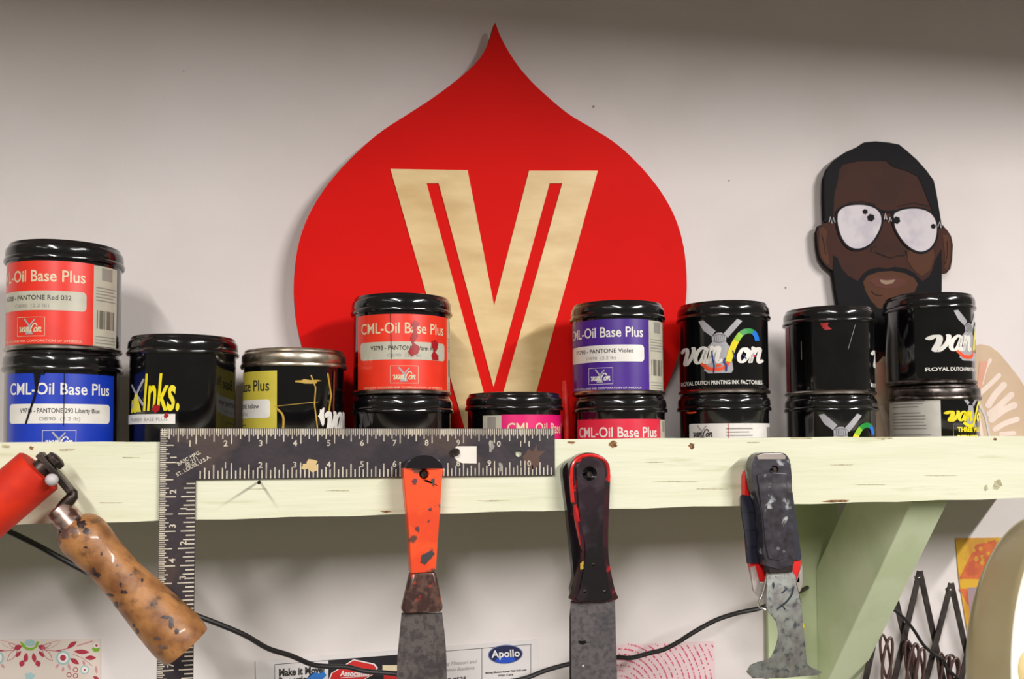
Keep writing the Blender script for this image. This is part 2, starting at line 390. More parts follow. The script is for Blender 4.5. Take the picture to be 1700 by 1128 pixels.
def can_mesh(kind, H, parent, X, ztop, lidm, basem, bodym):
    def lathe_part(name, prof, m):
        key = (name, H, m.name)
        if key in PROTO:
            o = PROTO[key].copy(); COL.objects.link(o); o.parent = parent; o.matrix_parent_inverse = Matrix(); o.location = (0, 0, 0); return o
        b = MB(); b.lathe(prof, m, n=96); o = b.build(name, angle=30); o.parent = parent; PROTO[key] = o; return o
    # heights measured down from the can's top; the thing's origin is at its base
    z = lambda d: H-d
    lathe_part('can_body', [(0, z(0.004)), (RB-0.0015, z(0.004)), (RB, z(0.006)), (RB, z(0.0172)), (RB-0.0002, z(0.018)), (RB-0.0002, 0.0056), (RB-0.0006, 0.0042), (0, 0.0042)], bodym)
    lathe_part('can_lid', [(0, z(0.0028)), (RL-0.0080, z(0.0028)), (RL-0.0072, z(0.0018)), (RL-0.0066, z(0.0004)), (RL-0.0056, z(0)), (RL-0.0040, z(0.0004)), (RL-0.0034, z(0.0014)),
                           (RL-0.0030, z(0.0030)), (RL-0.0018, z(0.0042)), (RL-0.0012, z(0.0060)), (RL-0.0010, z(0.0104)), (RL-0.0014, z(0.0116)), (RL-0.0006, z(0.0124)), (RL, z(0.0136)), (RL, z(0.0150)), (RL-0.0006, z(0.0160)), (RB+0.0003, z(0.0162)), (RB+0.0003, z(0.012))], lidm)
    lathe_part('base_rim', [(0, 0.0012), (RB-0.004, 0.0012), (RB-0.003, 0.0), (RB+0.0002, 0.0), (RB+0.0012, 0.0008), (RB+0.0012, 0.0026), (RB+0.0002, 0.0040), (RB-0.0004, 0.0044)], basem)
CANS = []
def can(X, ztop, zbot, label, art=None, rot=0, lidm=None, partname='paper_label', basem=None, extra=None, y=CYC):
    H = round(ztop-zbot, 4)
    r = empty('ink_can', (X, y, zbot), label, 'ink can', 'printing ink cans on the shelf')
    can_mesh('can', H, r, X, ztop, lidm or LIDB, basem or TIN, BLACK)
    for nm, ar, rt in ((partname, art, rot),)+tuple(('ink_smear',)+e for e in (extra if isinstance(extra, list) else [extra] if extra else [])):
        if ar is None: continue
        b = MB(); ar.emit(b, wrap(X, ztop, rt), WCUTS)
        o = b.build(nm, smooth=True, angle=60, merge=False, recalc=False)
        o.parent = r; o.matrix_parent_inverse = Matrix.Translation(r.location).inverted()
    CANS.append(r); return r
T = 0.0885
# stack at the far left
bl = base_label(BLUE, 19, 92, 'PANTONE 293 Liberty Blue', 'V9714', pillc=WHITE, half=48, right=0)
dr = Art(); dr.line(smooth_loop([(-18,16),(-17,26),(-18,36),(-21,46),(-25,58)], 4, False), [1.6]*17, DRIP, 5); dr.line([(-14,15),(-12,19)], 2.5, DRIP, 5); dr.line([(3,17),(3,60)], 0.5, DRIP, 5)
dr.poly([(-23,15),(-12,15),(-15,24),(-16,34),(-18.4,28),(-19,20)], DRIP, 5)
can(-0.0885, 0.0728, DECK, 'ink can with blue label, bottom of the left end stack', bl, -3, extra=(dr, -3))
dr = Art(); dr.blob(30, 11.2, 9, DRED, 20, ry=1.2); dr.blob(-10, 12, 3, DRED, 20, ry=2.2)
can(-0.0878, 0.0728+T, 0.0732, 'ink can with bright red label, top of the left end stack beside blank wall', base_label(RED, 18, 84.5, 'PANTONE Red 032', 'V5708', ink=CREAM, pillc=GREYP, boxc=CREAM), -35)
# single can with yellow script
a = Art()
a.text('Inks.', -34.0, 62.5, -42, YEL, 2, bold=0.02, shear=0.18, width=-31)
a.text('n', -52, 64, -20, YEL, 2, bold=0.04, shear=0.2)
a.line([(-50,42),(-34,58)], 2.4, MILL, 2); a.line([(-34,38),(-50,60)], 2.4, MILL, 2); a.poly([(-44.5,49),(-41,49),(-36,64),(-48,64)], YEL, 3)
a.rect(-60, 66, -6, 74, WHITE, 2); a.text('RUBBER BASE PLUS', -50, 71.6, -4, TXTG, 3, width=-38); a.blob(-22, 61.5, 3.2, DRED, 4); a.blob(-13, 67, 2, DRED, 4)
can(0.0063, 0.0878, DECK, 'black ink can with yellow script lettering and a white strip', a, 0, partname='printed_logo')
# silver lidded can
a = base_label(YELL, 20, 112, 'PANTONE Yellow', 'V5712', ink=INK, pillc=WHITE, boxc=INK, right=0)
g = Art()
g.blob(11, 29, 11, GOLD, 2, ry=1.6); g.line(smooth_loop([(-14,52),(-9,58),(-9,70),(-11,84)], 4, False), 1.8, GOLD, 2); g.line([(14,24),(18,34),(17,48),(20,70),(19,90)], 1.2, GOLD, 2)
g.line([(30,22),(34,40),(30,60),(33,84)], 2.0, GOLD, 2); g.line([(38,20),(37,50),(40,84)], 2.2, mat('smear_rust', (110, 50, 30), 0.4), 2); g.blob(24, 58, 3, WHITE, 2, ry=7)
script(g, 'van', WHITE, 3, 24, (27, 70), 0.16); g.line([(-16,50),(20,46)], 0.5, GOLD, 2); g.blob(-6, 14, 4, GREYP, 1, ry=2)
can(0.0988, 0.0782, DECK, 'ink can with shiny silver lid and olive yellow label', a, -82, lidm=SILV, extra=(g, 0))
# stack in front of the sign's left side
a = Art(); a.rect(-4, 60, 4, 61, TXTG, 1)
can(0.1946, 0.0390, DECK, 'plain black ink can under the warm red labelled can', None)
sm = Art()
sm.poly([(6,28),(9,24),(13,27),(10,32),(12,38),(8,44),(13,47),(12,53),(6,56),(3,52),(7,46),(5,40),(8,33)], DRED, 5)
sm.poly([(25,42),(29,40),(33,43),(32,48),(29,51),(33,54),(33,58),(26,58),(25,54),(28,49),(25,47)], DRED, 5); sm.line([(-12,15),(-11,58)], 0.5, DRIP, 5)
can(0.1938, 0.0390+T, 0.0394, 'ink can with warm red label smeared dark red, in front of the sign', base_label(WRED, 19, 84.5, 'PANTONE Warm Red', 'V5793', ink=CREAM, pillc=GREYP, boxc=CREAM, half=49), 3, extra=(sm, 3))
# single pink one
can(0.299, 0.042, DECK, 'single ink can with magenta pink label, lid just above the steel square', base_label(PINK, 20.5, 88, 'PANTONE Rubine', 'V5707', left=19, ink=CREAM), 48)
# purple over rose
can(0.4035, 0.0400, DECK, 'ink can with rose red label beneath the purple labelled can', base_label(ROSE, 22.5, 86, 'PANTONE Red', 'V5704', right=14), -3)
can(0.4025, 0.0400+T-0.0007, 0.0404, 'ink can with purple label, top of its stack right of the sign lettering', base_label(PURP, 18, 84.5, 'PANTONE Violet', 'V5790'), -22)
# black with the whole emblem
a = Art(); a.round(-37, 28.5, 80, 86, 1.5, WHITE, 1); a.s += [([(u-14-7, v+10.5) for u, v in V], F, m, l+2) for V, F, m, l in small_logo(0, 26, 1.05, INK)]
a.line([(4,28),(4,86)], 0.4, DRED, 4)
for k in range(4): a.rect(2, 33+k*3.2, 28-(k % 2)*4, 34+k*3.2, TXTG, 3)
a.rect(50, 32, 70, 48, TXTG, 3)
sm = Art(); sm.blob(-36, 14.2, 8, ORG, 22, ry=1.3); sm.blob(2, 13.4, 12, DRED, 22, ry=0.8); sm.blob(42, 14.6, 8, DRED, 22, ry=0.8)
sm = Art()
sm.line(smooth_loop([(-40,17.2),(-34,17.8),(-28,17.2)], 3, False), 1.6, ORG, 2)
can(0.5135, 0.0418, DECK, 'black ink can with a white sticker, underneath the can showing the whole windmill emblem', a, 0, extra=(sm, 0))
can(0.5142, 0.0418+T+0.0008, 0.0422, 'black ink can showing the whole windmill emblem with a rainbow letter', big_emblem(True), 0, partname='printed_logo')
# black, emblem turned away
can(0.6331, 0.0412, DECK, 'black ink can whose windmill emblem is half cut off by the shelf edge', big_emblem(), 17, partname='printed_logo')
sd = Art(); sd.rect(-56, 17.5, -46, 84, mat('stripe_dark_red', (120, 12, 30), 0.4), 1)
sm = Art(); sm.poly([(-8,17.6),(0,17.6),(-1,21),(3,24),(-3,25),(-6,22)], DRED, 2)
sm.line([(-28,34),(-28,52)], 0.6, TXTG, 2); sm.line([(26,20),(18,44)], 0.4, TXTG, 2)
can(0.6331, 0.0412+T, 0.0416, 'mostly bare black ink can with a thin dark red stripe, below the painted chin', big_emblem(), 131, partname='printed_logo', extra=[(sm, 0), (sd, 0)])
# right end stack
a = Art(); a.rect(-60, 12.5, 6.5, 92, paper('sticker_grey', (206, 202, 192)), 1)
for k in range(20):
    if k in (2, 9): continue
    a.rect(-48, 19+k*3.2, -2-random.random()*14, 20.1+k*3.2, TXTG, 2)
a.rect(-40, 14.5, -8, 17.5, TXTG, 2)
e = Art(); e.poly([(232,268),(262,262),(338,338),(312,372)], MILL, 1); e.poly([(470,262),(502,276),(412,384),(384,358)], MILL, 1)
e.poly([(322,372),(396,372),(430,560),(442,612),(276,612),(300,520)], MILL, 1)
script(e, 'van', YEL, 3, 24, (118, 545), 1.12); script(e, 'on', YEL, 3, 24, (466, 545), 1.05)
e.line(smooth_loop([(590,402),(565,346),(510,350),(450,450),(412,540),(380,590),(320,600),(262,570)], 5, False), 34, YEL, 4)
e.shift(c7); e.shift(lambda u, v: (42+u*0.62, 11+(v-17)*0.62))
a.s += e.s
for p in (((18,41),(70,41)),((18,41),(18,60)),((18,60),(70,60))): a.line(list(p), 0.5, TXTG, 2, caps=False)
a.text('THREE WAY', 22, 48.6, -6.4, YEL, 2, bold=0.05, width=-36); a.text('REDUCER', 22, 56.6, -6.4, YEL, 2, bold=0.05, width=-30)
can(0.7562, 0.0530, DECK, 'black ink can with grey text sticker and small yellow lettering, at the right end', a, 0, lidm=TIND)
can(0.7530, 0.0530+T+0.0050, 0.0534, 'black ink can with white script at its right half, top of the right end stack', big_emblem(), 64, partname='printed_logo', basem=TIND)
# thin red stick
mb = MB(); p0 = at(941, 732, 0.118); p1 = at(938, 632, 0.118)
d = (p0-p1).normalized(); p0 = p1+d*((p1.z-DECK-0.0005)/-d.z)
mb.tube([p1, p1+d*0.002, p0], [0.0012, 0.0028, 0.0028], mat('stick_red', (216, 30, 26), 0.25, coat=0.5, rgb2=(226, 60, 54), scale=60), 12)
tag(mb.build('red_stick'), 'thin glossy red stick standing upright left of the purple and rose cans', 'stick')

# ------------------------------------------------------------------ drop shaped sign
SY = 0.168
sg = empty('drop_sign', (0.30, SY+0.006, DECK), 'large glossy red drop shaped plywood sign with a birch letter V', 'sign')
tipL = [(822,37),(813,68),(797,96),(775,119),(748,141),(715,165),(675,191),(635,217),(598,248),(562,285),(531,325),(507,370),(493,418),(488,468),(490,518),(499,566),(516,620),(548,676),(600,733),(668,778),(745,803),(822,810)]
tipR = [(900,803),(975,778),(1040,733),(1088,676),(1116,620),(1131,566),(1138,510),(1140,462),(1135,410),(1121,362),(1097,318),(1064,277),(1026,241),(985,214),(945,190),(912,163),(884,137),(860,109),(840,78),(829,56)]
pts = [tuple(tipL[0])] + smooth_loop(tipL[1:]+tipR, 4, False)
SIGNR = mat('sign_red', (216, 18, 12), 0.6, spec=0.08, rgb2=(208, 14, 10), scale=5, bump=0.05, bscale=60)
PLYE = mat('ply_edge', (150, 60, 40), 0.7)
BIRCH = mat('birch', (226, 198, 142), 0.42, rgb2=(206, 172, 112), scale=9, lo=0.35, hi=0.8, stretch=(2.2, 1, 7), rgb3=(196, 158, 98), scale3=5, lo3=0.55, hi3=0.8, detail=8)
zmin = DECK+0.0008
def signf(u, v, h):
    q = at(u, v, SY); return Vector((q.x, h, max(q.z, zmin)))
mb = MB(); mb.plate([pts], signf, SY, SY+0.012, SIGNR, PLYE); mb.build('sign_board', sg, angle=30, bevel=0.0006, seg=2)
V_OUT = [(648,281),(776,283),(820,508),(878,284),(992,284),(842,812),(800,812)]
V_OUT = [(648,281),(776,283),(820,508),(878,284),(992,284),(848,802),(797,802)]
sl = [(708,305),(728,305),(819,643),(912,305),(933,305),(832,664),(806,664)]
mb = MB(); mb.plate([V_OUT, sl], signf, SY-0.0009, SY-0.00005, BIRCH); mb.build('letter_v', sg, smooth=False)

# ------------------------------------------------------------------ painted portrait cut-out
PY = 0.178
po = empty('portrait_cutout', (0.66, PY+0.003, DECK), 'flat painted cutout of a bearded man in aviator glasses and tan top, against the wall', 'portrait cutout')
def q6(l): return [(x/3.76+1320, y/3.76+220) for x, y in l]
SKIN = mat('paint_brown', (64, 36, 27), 0.6, rgb2=(58, 34, 28), spec=0.12, scale=30); HAIR = mat('paint_hair', (12, 10, 14), 0.6, scale=30, spec=0.12)
SK2 = mat('paint_brown_light', (84, 52, 36), 0.6, scale=30, spec=0.12); SKD = mat('paint_brown_dark', (40, 24, 22), 0.6, scale=30, spec=0.12); LIP = mat('paint_lip', (92, 54, 46), 0.6, scale=30, spec=0.12)
TAN = mat('paint_tan', (204, 178, 150), 0.7, rgb2=(196, 170, 142), scale=12); PALE = mat('paint_pale', (232, 212, 198), 0.7); PEACH = mat('paint_peach', (216, 160, 136), 0.7)
LENS = mat('paint_lens', (196, 188, 192), 0.5, rgb2=(178, 170, 178), scale=40)
head = [(200,560),(150,582),(135,625),(140,705),(155,780),(185,825),(215,850),(236,862),(248,950),(262,1040),(285,1128),(330,1240),(430,1330),(520,1380),(505,1480),(620,1560),(700,1480),(720,1380),(800,1300),(880,1200),(905,1080),(914,980),(915,878),(945,880),(970,850),(980,800),(986,705),(975,650),(950,610),(912,572),(896,470),(881,380),(864,300),(820,240),(760,172),(690,110),(648,76),(580,63),(500,56),(430,62),(390,90),(320,120),(250,170),(203,228),(182,290),(180,400),(185,540)]
mb = MB(); mb.plate([q6(head)], pxplate(PY, 0), PY, PY+0.005, SKIN, HAIR)
a = Art()
a.poly(q6([(150,600),(175,590),(200,620),(190,690),(205,760),(215,830),(185,815),(160,770),(148,700)]), SK2, 1); a.poly(q6([(920,640),(955,640),(970,690),(966,800),(950,860),(930,850),(935,760)]), SK2, 1)
a.line(q6([(165,640),(178,690),(190,760)]), 1.2, SKD, 2); a.line(q6([(948,680),(950,760),(935,820)]), 1.2, SKD, 2)
a.line(smooth_loop(q6([(475,745),(478,720),(505,712)]), 4, False), 1.6, SKD, 2); a.line(smooth_loop(q6([(505,750),(560,772),(600,782),(640,770),(690,765),(690,740)]), 4, False), 1.8, SKD, 2)
a.poly(q6([(700,740),(860,700),(868,780),(840,860),(790,900),(740,860),(700,800)]), SK2, 1)
a.line(q6([(330,440),(420,430),(500,452)]), 2, SKD, 1); a.line(q6([(640,462),(740,440),(830,462)]), 2, SKD, 1)
a.emit(mb, pxmap(PY)); mb.build('face', po, smooth=False)
mb = MB(); a = Art()
a.poly(q6([(185,545),(180,400),(182,290),(203,228),(250,170),(320,120),(390,90),(430,62),(500,56),(580,63),(648,76),(690,110),(760,172),(820,240),(864,300),(881,380),(896,470),(912,572),(885,590),(858,500),(830,430),(800,350),(765,275),(690,238),(605,214),(570,178),(390,180),(300,200),(275,232),(265,300),(242,400),(237,560)]), HAIR, 2)
a.poly(q6([(238,768),(262,782),(290,850),(330,896),(392,930),(420,888),(460,856),(520,842),(570,852),(620,840),(690,850),(748,882),(792,930),(838,900),(862,850),(878,790),(912,730),(914,878),(914,980),(905,1080),(880,1200),(800,1300),(720,1350),(600,1370),(520,1370),(430,1320),(330,1240),(285,1128),(262,1040),(248,950),(236,862)]), HAIR, 2)
a.emit(mb, pxmap(PY)); mb.build('hair', po, smooth=False)
mb = MB(); a = Art()
a.poly(q6([(422,935),(448,896),(520,872),(600,866),(680,880),(738,908),(764,948),(740,1000),(660,1012),(585,1040),(545,1100),(515,1100),(470,1050),(436,990)]), SK2, 3)
a.poly(q6([(460,925),(520,905),(565,912),(610,902),(670,915),(700,930),(650,965),(570,978),(500,965)]), LIP, 4)
a.poly(q6([(524,920),(570,926),(622,920),(604,944),(560,952),(532,940)]), mat('paint_teeth', (140, 112, 88), 0.6), 5)
a.line(smooth_loop(q6([(470,992),(500,1015),(540,1020)]), 4, False), 1.6, SKD, 4)
a.emit(mb, pxmap(PY)); mb.build('mouth', po, smooth=False)
LL = [(262,520),(275,490),(312,465),(380,455),(450,460),(502,482),(530,520),(532,572),(510,632),(470,690),(420,720),(370,726),(322,704),(285,650),(265,580)]
LR = [(612,520),(640,495),(700,480),(770,480),(830,500),(866,540),(880,600),(870,670),(840,720),(790,745),(740,735),(690,700),(650,650),(620,590)]
mb = MB(); a = Art()
for Lp in (LL, LR):
    cx = sum(p[0] for p in Lp)/len(Lp); cy = sum(p[1] for p in Lp)/len(Lp)
    a.poly(q6(smooth_loop([(cx+(x-cx)*1.1, cy+(y-cy)*1.1) for x, y in Lp], 3)), HAIR, 4)
    a.poly(q6(smooth_loop(Lp, 3)), LENS, 5)
a.line(q6([(505,482),(570,498),(640,492)]), 4, HAIR, 4); a.line(q6([(520,540),(560,545),(620,540)]), 3, HAIR, 4)
a.line(q6([(185,550),(262,545)]), 5, HAIR, 4); a.line(q6([(870,570),(915,590)]), 5, HAIR, 4)
for x, y, r in ((432,497,17),(468,535,24),(628,550,24),(858,588,16)):
    for k in range(6):
        t = k*math.pi/3+0.3; X, Y_ = q6([(x+r*0.6*math.cos(t), y+r*0.6*math.sin(t))])[0]; a.disc(X, Y_, r*0.42/3.76, HAIR, 6, 8)
    X, Y_ = q6([(x, y)])[0]; a.disc(X, Y_, r*0.6/3.76, HAIR, 6, 8)
WHT = mat('paint_white', (206, 200, 200), 0.6)
for pts in ([(552,545),(558,505),(568,545)], [(580,560),(588,530),(596,555)], [(208,560),(214,528),(226,572),(236,532),(244,562)], [(886,590),(896,560),(906,600),(914,574)]):
    a.line(q6(pts), 1.3, WHT, 6)
a.emit(mb, pxmap(PY)); mb.build('sunglasses', po, smooth=False)
mb = MB()
body = [(1456,604),(1466,592),(1480,602),(1510,640),(1560,610),(1600,580),(1626,572),(1641,575),(1656,586),(1672,605),(1690,628),(1702,648),(1712,700),(1716,770),(1716,800),(1330,800),(1335,720),(1350,668),(1400,630)]
def bodyf(u, v, h):
    q = at(u, v, PY-0.0015); return Vector((q.x, h, max(q.z, zmin)))
mb.plate([body], bodyf, PY-0.0035, PY-0.0015, TAN, TAN)
def z9(l): return [(x/6.27+1540, y/6.27+560) for x, y in l]
a = Art()
for pts, wd in (([(560,480),(600,330),(650,240)], 6), ([(540,590),(660,480),(740,400)], 8), ([(630,710),(700,600),(790,500)], 11), ([(640,800),(740,720),(870,600)], 10), ([(660,860),(790,760),(900,710)], 11), ([(700,960),(800,900),(930,855)], 9), ([(760,1010),(900,1000)], 7)):
    a.line(smooth_loop(z9(pts), 4, False), wd, PALE, 1)
a.line(z9([(540,700),(600,830),(640,1030)]), 3.5, WHT, 2); a.poly(z9([(530,720),(580,1030),(540,1030)]), PALE, 1)
a.poly([(1455,602),(1470,602),(1470,640),(1458,660)], PEACH, 1); a.poly([(1459,675),(1464,672),(1480,700),(1482,726),(1472,726)], PALE, 1); a.poly([(1626,600),(1640,600),(1630,640),(1620,660)], PEACH, 1)
a.emit(mb, pxmap(PY-0.0035)); mb.build('tan_top', po, smooth=False)
# ------------------------------------------------------------------ steel square
RA = 0.00437; RZ = 0.00927
def rp(u, v, h):
    """ruler frame: inches along the arm, inches down, depth"""
    return Vector((IN*u*math.cos(RA)-IN*v*math.sin(RA), h, RZ-IN*u*math.sin(RA)-IN*v*math.cos(RA)))
STEEL = mat('square_steel', (58, 50, 54), 0.45, 0.35, rgb2=(46, 40, 46), scale=30, rgb3=(74, 60, 56), scale3=14, bump=0.15, bscale=200)
MARK = mat('square_marks', (206, 196, 176), 0.5, rgb2=(176, 166, 148), scale=90)
fs = empty('framing_square', tuple(rp(0, 0, -0.002)), 'black L shaped steel square with pale inch marks hung on the shelf front', 'framing square')
hole = [(10.80+0.11*math.cos(t), 0.80+0.11*math.sin(t)) for t in [2*math.pi*k/16 for k in range(16)]]
mb = MB(); mb.plate([[(0,0),(12,0),(12,1.5),(1,1.5),(1,8),(0,8)], hole], rp, -0.0030, -0.0010, STEEL)
a = Art()
for i in range(1, 192):
    u = i/16; l = 0.46 if i % 16 == 0 else 0.40 if i % 8 == 0 else 0.32 if i % 4 == 0 else 0.235 if i % 2 == 0 else 0.19
    a.rect(u-0.017, 0.012, u+0.017, l, MARK)
for i in range(1, 88):
    u = 1+i/8; l = 0.47 if i % 8 == 0 else 0.42 if i % 4 == 0 else 0.33 if i % 2 == 0 else 0.25
    a.rect(u-0.019, 1.5-l, u+0.019, 1.488, MARK)
for i in range(1, 128):
    v = i/16; l = 0.46 if i % 16 == 0 else 0.38 if i % 8 == 0 else 0.27 if i % 4 == 0 else 0.21 if i % 2 == 0 else 0.17
    a.rect(0.012, v-0.017, l, v+0.017, MARK)
for i in range(1, 52):
    v = 1.5+i/8; l = 0.47 if i % 8 == 0 else 0.40 if i % 4 == 0 else 0.33 if i % 2 == 0 else 0.25
    a.rect(1-l, v-0.019, 0.988, v+0.019, MARK)
for k in range(1, 12):
    if k < 10: a.text(str(k), k-0.17, 0.53, -0.25, MARK, 1, bold=0.02, align='CENTER', sx=-1)
    else:
        for ch, dx in zip(str(k), (-0.14, 0.14)): a.text(ch, k+dx, 0.57, -0.25, MARK, 1, bold=0.02, align='CENTER', sx=-1)
    if k < 10: a.text(str(k), k+1-0.17, 1.18, -0.25, MARK, 1, bold=0.02, align='CENTER', sx=-1)
    elif k == 10:
        for ch, dx in zip('10', (-0.14, 0.14)): a.text(ch, k+1+dx, 1.20, -0.25, MARK, 1, bold=0.02, align='CENTER', sx=-1)
def rotxt(s, u, v, size):   # digits whose tops face the outer edge of the upright arm
    b = Art(); b.text(s, 0, 0, 1, MARK, 1, bold=0.02, align='CENTER')
    for V, F, m, l in b.s: a.s.append(([(u-q*size, v-p*size) for p, q in V], F, m, l))
for k in range(1, 8): rotxt(str(k), 0.46, k-0.15, 0.25)
for k in range(1, 6): rotxt(str(k), 0.76, 1.5+k-0.15, 0.25)
for s, v in (('BASC MFG.', 0.0), ('@ 211', 0.13), ('ST. LOUIS, U.S.A.', 0.26)):
    b = Art(); b.text(s, 0, 0, 0.15, MARK, 1, bold=0.02, align='CENTER')
    for V, F, m, l in b.s:
        c, sn = math.cos(0.52), math.sin(0.52); a.s.append(([(0.83+v*0.5+(p*c-q*sn), 0.92+v*0.85-(p*sn+q*c)) for p, q in V], F, m, l))
a.blob(4.28, 1.13, 0.22, GOLD if False else mat('square_blot', (214, 186, 130), 0.7), 2, ry=0.16, n=18); a.blob(11.3, 0.9, 0.3, mat('square_rust', (92, 66, 54), 0.7), 1, j=0.5)
a.blob(9.9, 0.55, 0.1, TXTG, 1, ry=0.2); a.blob(10.2, 1.2, 0.06, TXTG, 1, ry=0.14)
a.emit(mb, lambda u, v, lay: rp(u, v, -0.0030-0.00006*lay))
mb.build('square_plate', fs, smooth=False)
mb = MB(); a = Art(); a.poly([(8.72,0.62),(8.78,0.56),(9.42,0.56),(9.42,1.10),(8.95,1.09),(8.78,1.0),(8.66,0.84),(8.66,0.70)], mat('sticker_white', (232, 226, 214), 0.6), 5)
a.emit(mb, lambda u, v, lay: rp(u, v, -0.0030-0.00006*lay)); mb.build('white_sticker', fs, smooth=False)
NAILM = mat('nail_steel', (70, 62, 58), 0.4, 0.9, rgb2=(40, 34, 30), scale=200)
def nail(px, py, Y1, label, rh=0.0026, rs=0.0013, drop=0.0):
    p = at(px, py, Y1); mb = MB()
    mb.lathe([(0, 0), (rh, 0), (rh, 0.0010), (rs, 0.0012), (rs, -Y1+0.006-drop)], NAILM, (p.x, p.y, p.z), (0, 1, 0), 16)
    tag(mb.build('nail'), label, 'nail', 'nails in the shelf front')
nail(757, 751, -0.0065, 'nail holding up the steel square at its white sticker', 0.0032)
nail(430, 802, -0.028, 'small nail just below the lower edge of the steel square', 0.0013, 0.0009)
nail(704, 788, -0.0205, 'nail through the hole of the orange handled putty knife', 0.0022)
nail(979, 788, -0.0195, 'nail through the hole of the red rimmed black putty knife', 0.0022)
nail(1286, 780, -0.0245, 'nail through the hole of the paint spotted multi tool', 0.0020)

# ------------------------------------------------------------------ putty knives
def circ(px, py, r, n=18): return [(px+r*math.cos(2*math.pi*k/n), py+r*math.sin(2*math.pi*k/n)) for k in range(n)]
ORH = mat('orange_plastic', (240, 82, 34), 0.35, coat=0.4, rgb2=(226, 70, 30), scale=40, rgb3=(96, 60, 50), scale3=75, lo3=0.60, hi3=0.66)
DRK = mat('dark_plastic', (24, 20, 26), 0.2, coat=0.6, scale=40)
BLADE = mat('used_blade', (98, 89, 86), 0.5, 0.4, rgb2=(74, 67, 66), scale=260, rgb3=(62, 56, 58), scale3=60, lo3=0.55, hi3=0.75, bump=0.2, bscale=300)
BROWNM = mat('stained_bolster', (70, 46, 42), 0.35, 0.3, rgb2=(104, 76, 66), scale=200, rgb3=(190, 64, 38), scale3=110, lo3=0.62, hi3=0.68, coat=0.3)
kf = empty('putty_knife', tuple(at(704, 788, -0.004)), 'putty knife with orange handle and dark cap hanging over the steel square', 'putty knife', 'putty knives hung on the shelf')
Yk = -0.0065
oh = smooth_loop([(669,778),(671,809),(675,850),(679,888),(681,932),(682,953),(724,950),(725,932),(728,888),(731,853),(733,809),(736,778)], 1)
mb = MB(); mb.plate([oh, circ(704, 788, 7.5)], pxplate(Yk-0.013, 0), Yk-0.013, Yk, ORH); mb.build('handle', kf, bevel=0.0060, seg=6, angle=50)
mb = MB(); cap = [(673,779)]+[(704.5+31*math.cos(t), 779-23*math.sin(t)) for t in [math.pi*(1-k/16) for k in range(1, 16)]]+[(734,779)]
mb.plate([cap], pxplate(Yk-0.0125, 0), Yk-0.0125, Yk-0.0005, DRK); mb.build('end_cap', kf, bevel=0.004, seg=4, angle=50)
mb = MB(); mb.plate([smooth_loop([(682,950),(675,981),(668,1010),(667,1019),(735,1017),(736,1008),(730,977),(724,949)], 1)], pxplate(Yk-0.0115, 0), Yk-0.0115, Yk-0.001, BROWNM); mb.build('bolster', kf, bevel=0.0028, seg=3, angle=50)
mb = MB(); mb.plate([smooth_loop([(667,1018),(663,1060),(660,1091),(659,1128),(657,1190),(744,1190),(742,1128),(741,1091),(739,1060),(734,1018)], 1)], pxplate(Yk-0.007, 0), Yk-0.007, Yk-0.0058, BLADE)
tag(mb.build('blade', kf, smooth=False), 'dull stained steel blade')
mb = MB(); a = Art(); a.poly([(700,922),(717,914),(722,920),(706,938),(698,935)], mat('paint_spot', (60, 56, 58), 0.5), 1)
a.blob(693, 879, 4, mat('paint_spot2', (96, 50, 60), 0.5), 1); a.blob(688, 800, 3.5, MATS['paint_spot2'], 1, ry=6); a.blob(719, 802, 3, MATS['paint_spot'], 1, ry=6); a.blob(714, 846, 3, MATS['paint_spot2'], 1)
a.emit(mb, pxmap(Yk-0.01315)); mb.build('paint_splash', kf, smooth=False)
# pair: one behind the other
BLK = mat('inky_handle', (40, 26, 34), 0.22, coat=0.6, rgb2=(62, 50, 56), scale=50, rgb3=(22, 18, 22), scale3=22, lo3=0.5, hi3=0.6, bump=0.3, bscale=90)
REDR = mat('red_rim', (56, 20, 28), 0.25, coat=0.5, rgb2=(34, 18, 24), scale=70, rgb3=(170, 22, 30), scale3=70, lo3=0.6, hi3=0.64)
kb = empty('putty_knife', tuple(at(952, 790, -0.002)), 'black putty knife mostly hidden behind the red rimmed one', 'putty knife', 'putty knives hung on the shelf')
mb = MB(); mb.plate([smooth_loop([(934,790),(936,775),(944,767),(958,765),(990,768),(1000,790),(998,920),(1002,990),(950,990),(953,960),(948,912),(941,843)], 2)], pxplate(-0.0075, 0), -0.0075, -0.0005, DRK); mb.build('handle', kb, bevel=0.002, angle=50)
mb = MB(); mb.plate([[(950,988),(946,1025),(946,1190),(1018,1190),(1016,988)]], pxplate(-0.0042, 0), -0.0042, -0.0030, mat('dark_blade', (52, 47, 50), 0.5, 0.5)); mb.build('blade', kb, smooth=False)
kr = empty('putty_knife', tuple(at(979, 788, -0.008)), 'black putty knife with a red rimmed handle, hanging in the middle', 'putty knife', 'putty knives hung on the shelf')
hout = smooth_loop([(945,780),(952,763),(965,754),(980,752),(996,756),(1008,766),(1013,782),(1012,826),(1010,878),(1010,919),(1015,953),(1021,981),(1022,997),(953,1000),(955,981),(961,946),(964,912),(956,868),(950,826)], 3)
mb = MB(); mb.plate([hout, circ(979, 787, 12)], pxplate(-0.0165, 0), -0.0165, -0.0080, REDR); rim = mb.build('handle_rim', kr, bevel=0.0028, seg=4, angle=50)
REDB = mat('red_bead', (222, 34, 28), 0.25, coat=0.5, rgb2=(170, 24, 30), scale=90)
mb = MB(); pth = smooth_loop([(951,835),(949,810),(948,788),(951,771),(962,760),(979,756),(996,760),(1006,769),(1010,786),(1010,800)], 4, False)
mb.tube([at(x, y, -0.0158) for x, y in pth], 0.0016, REDB, 8)
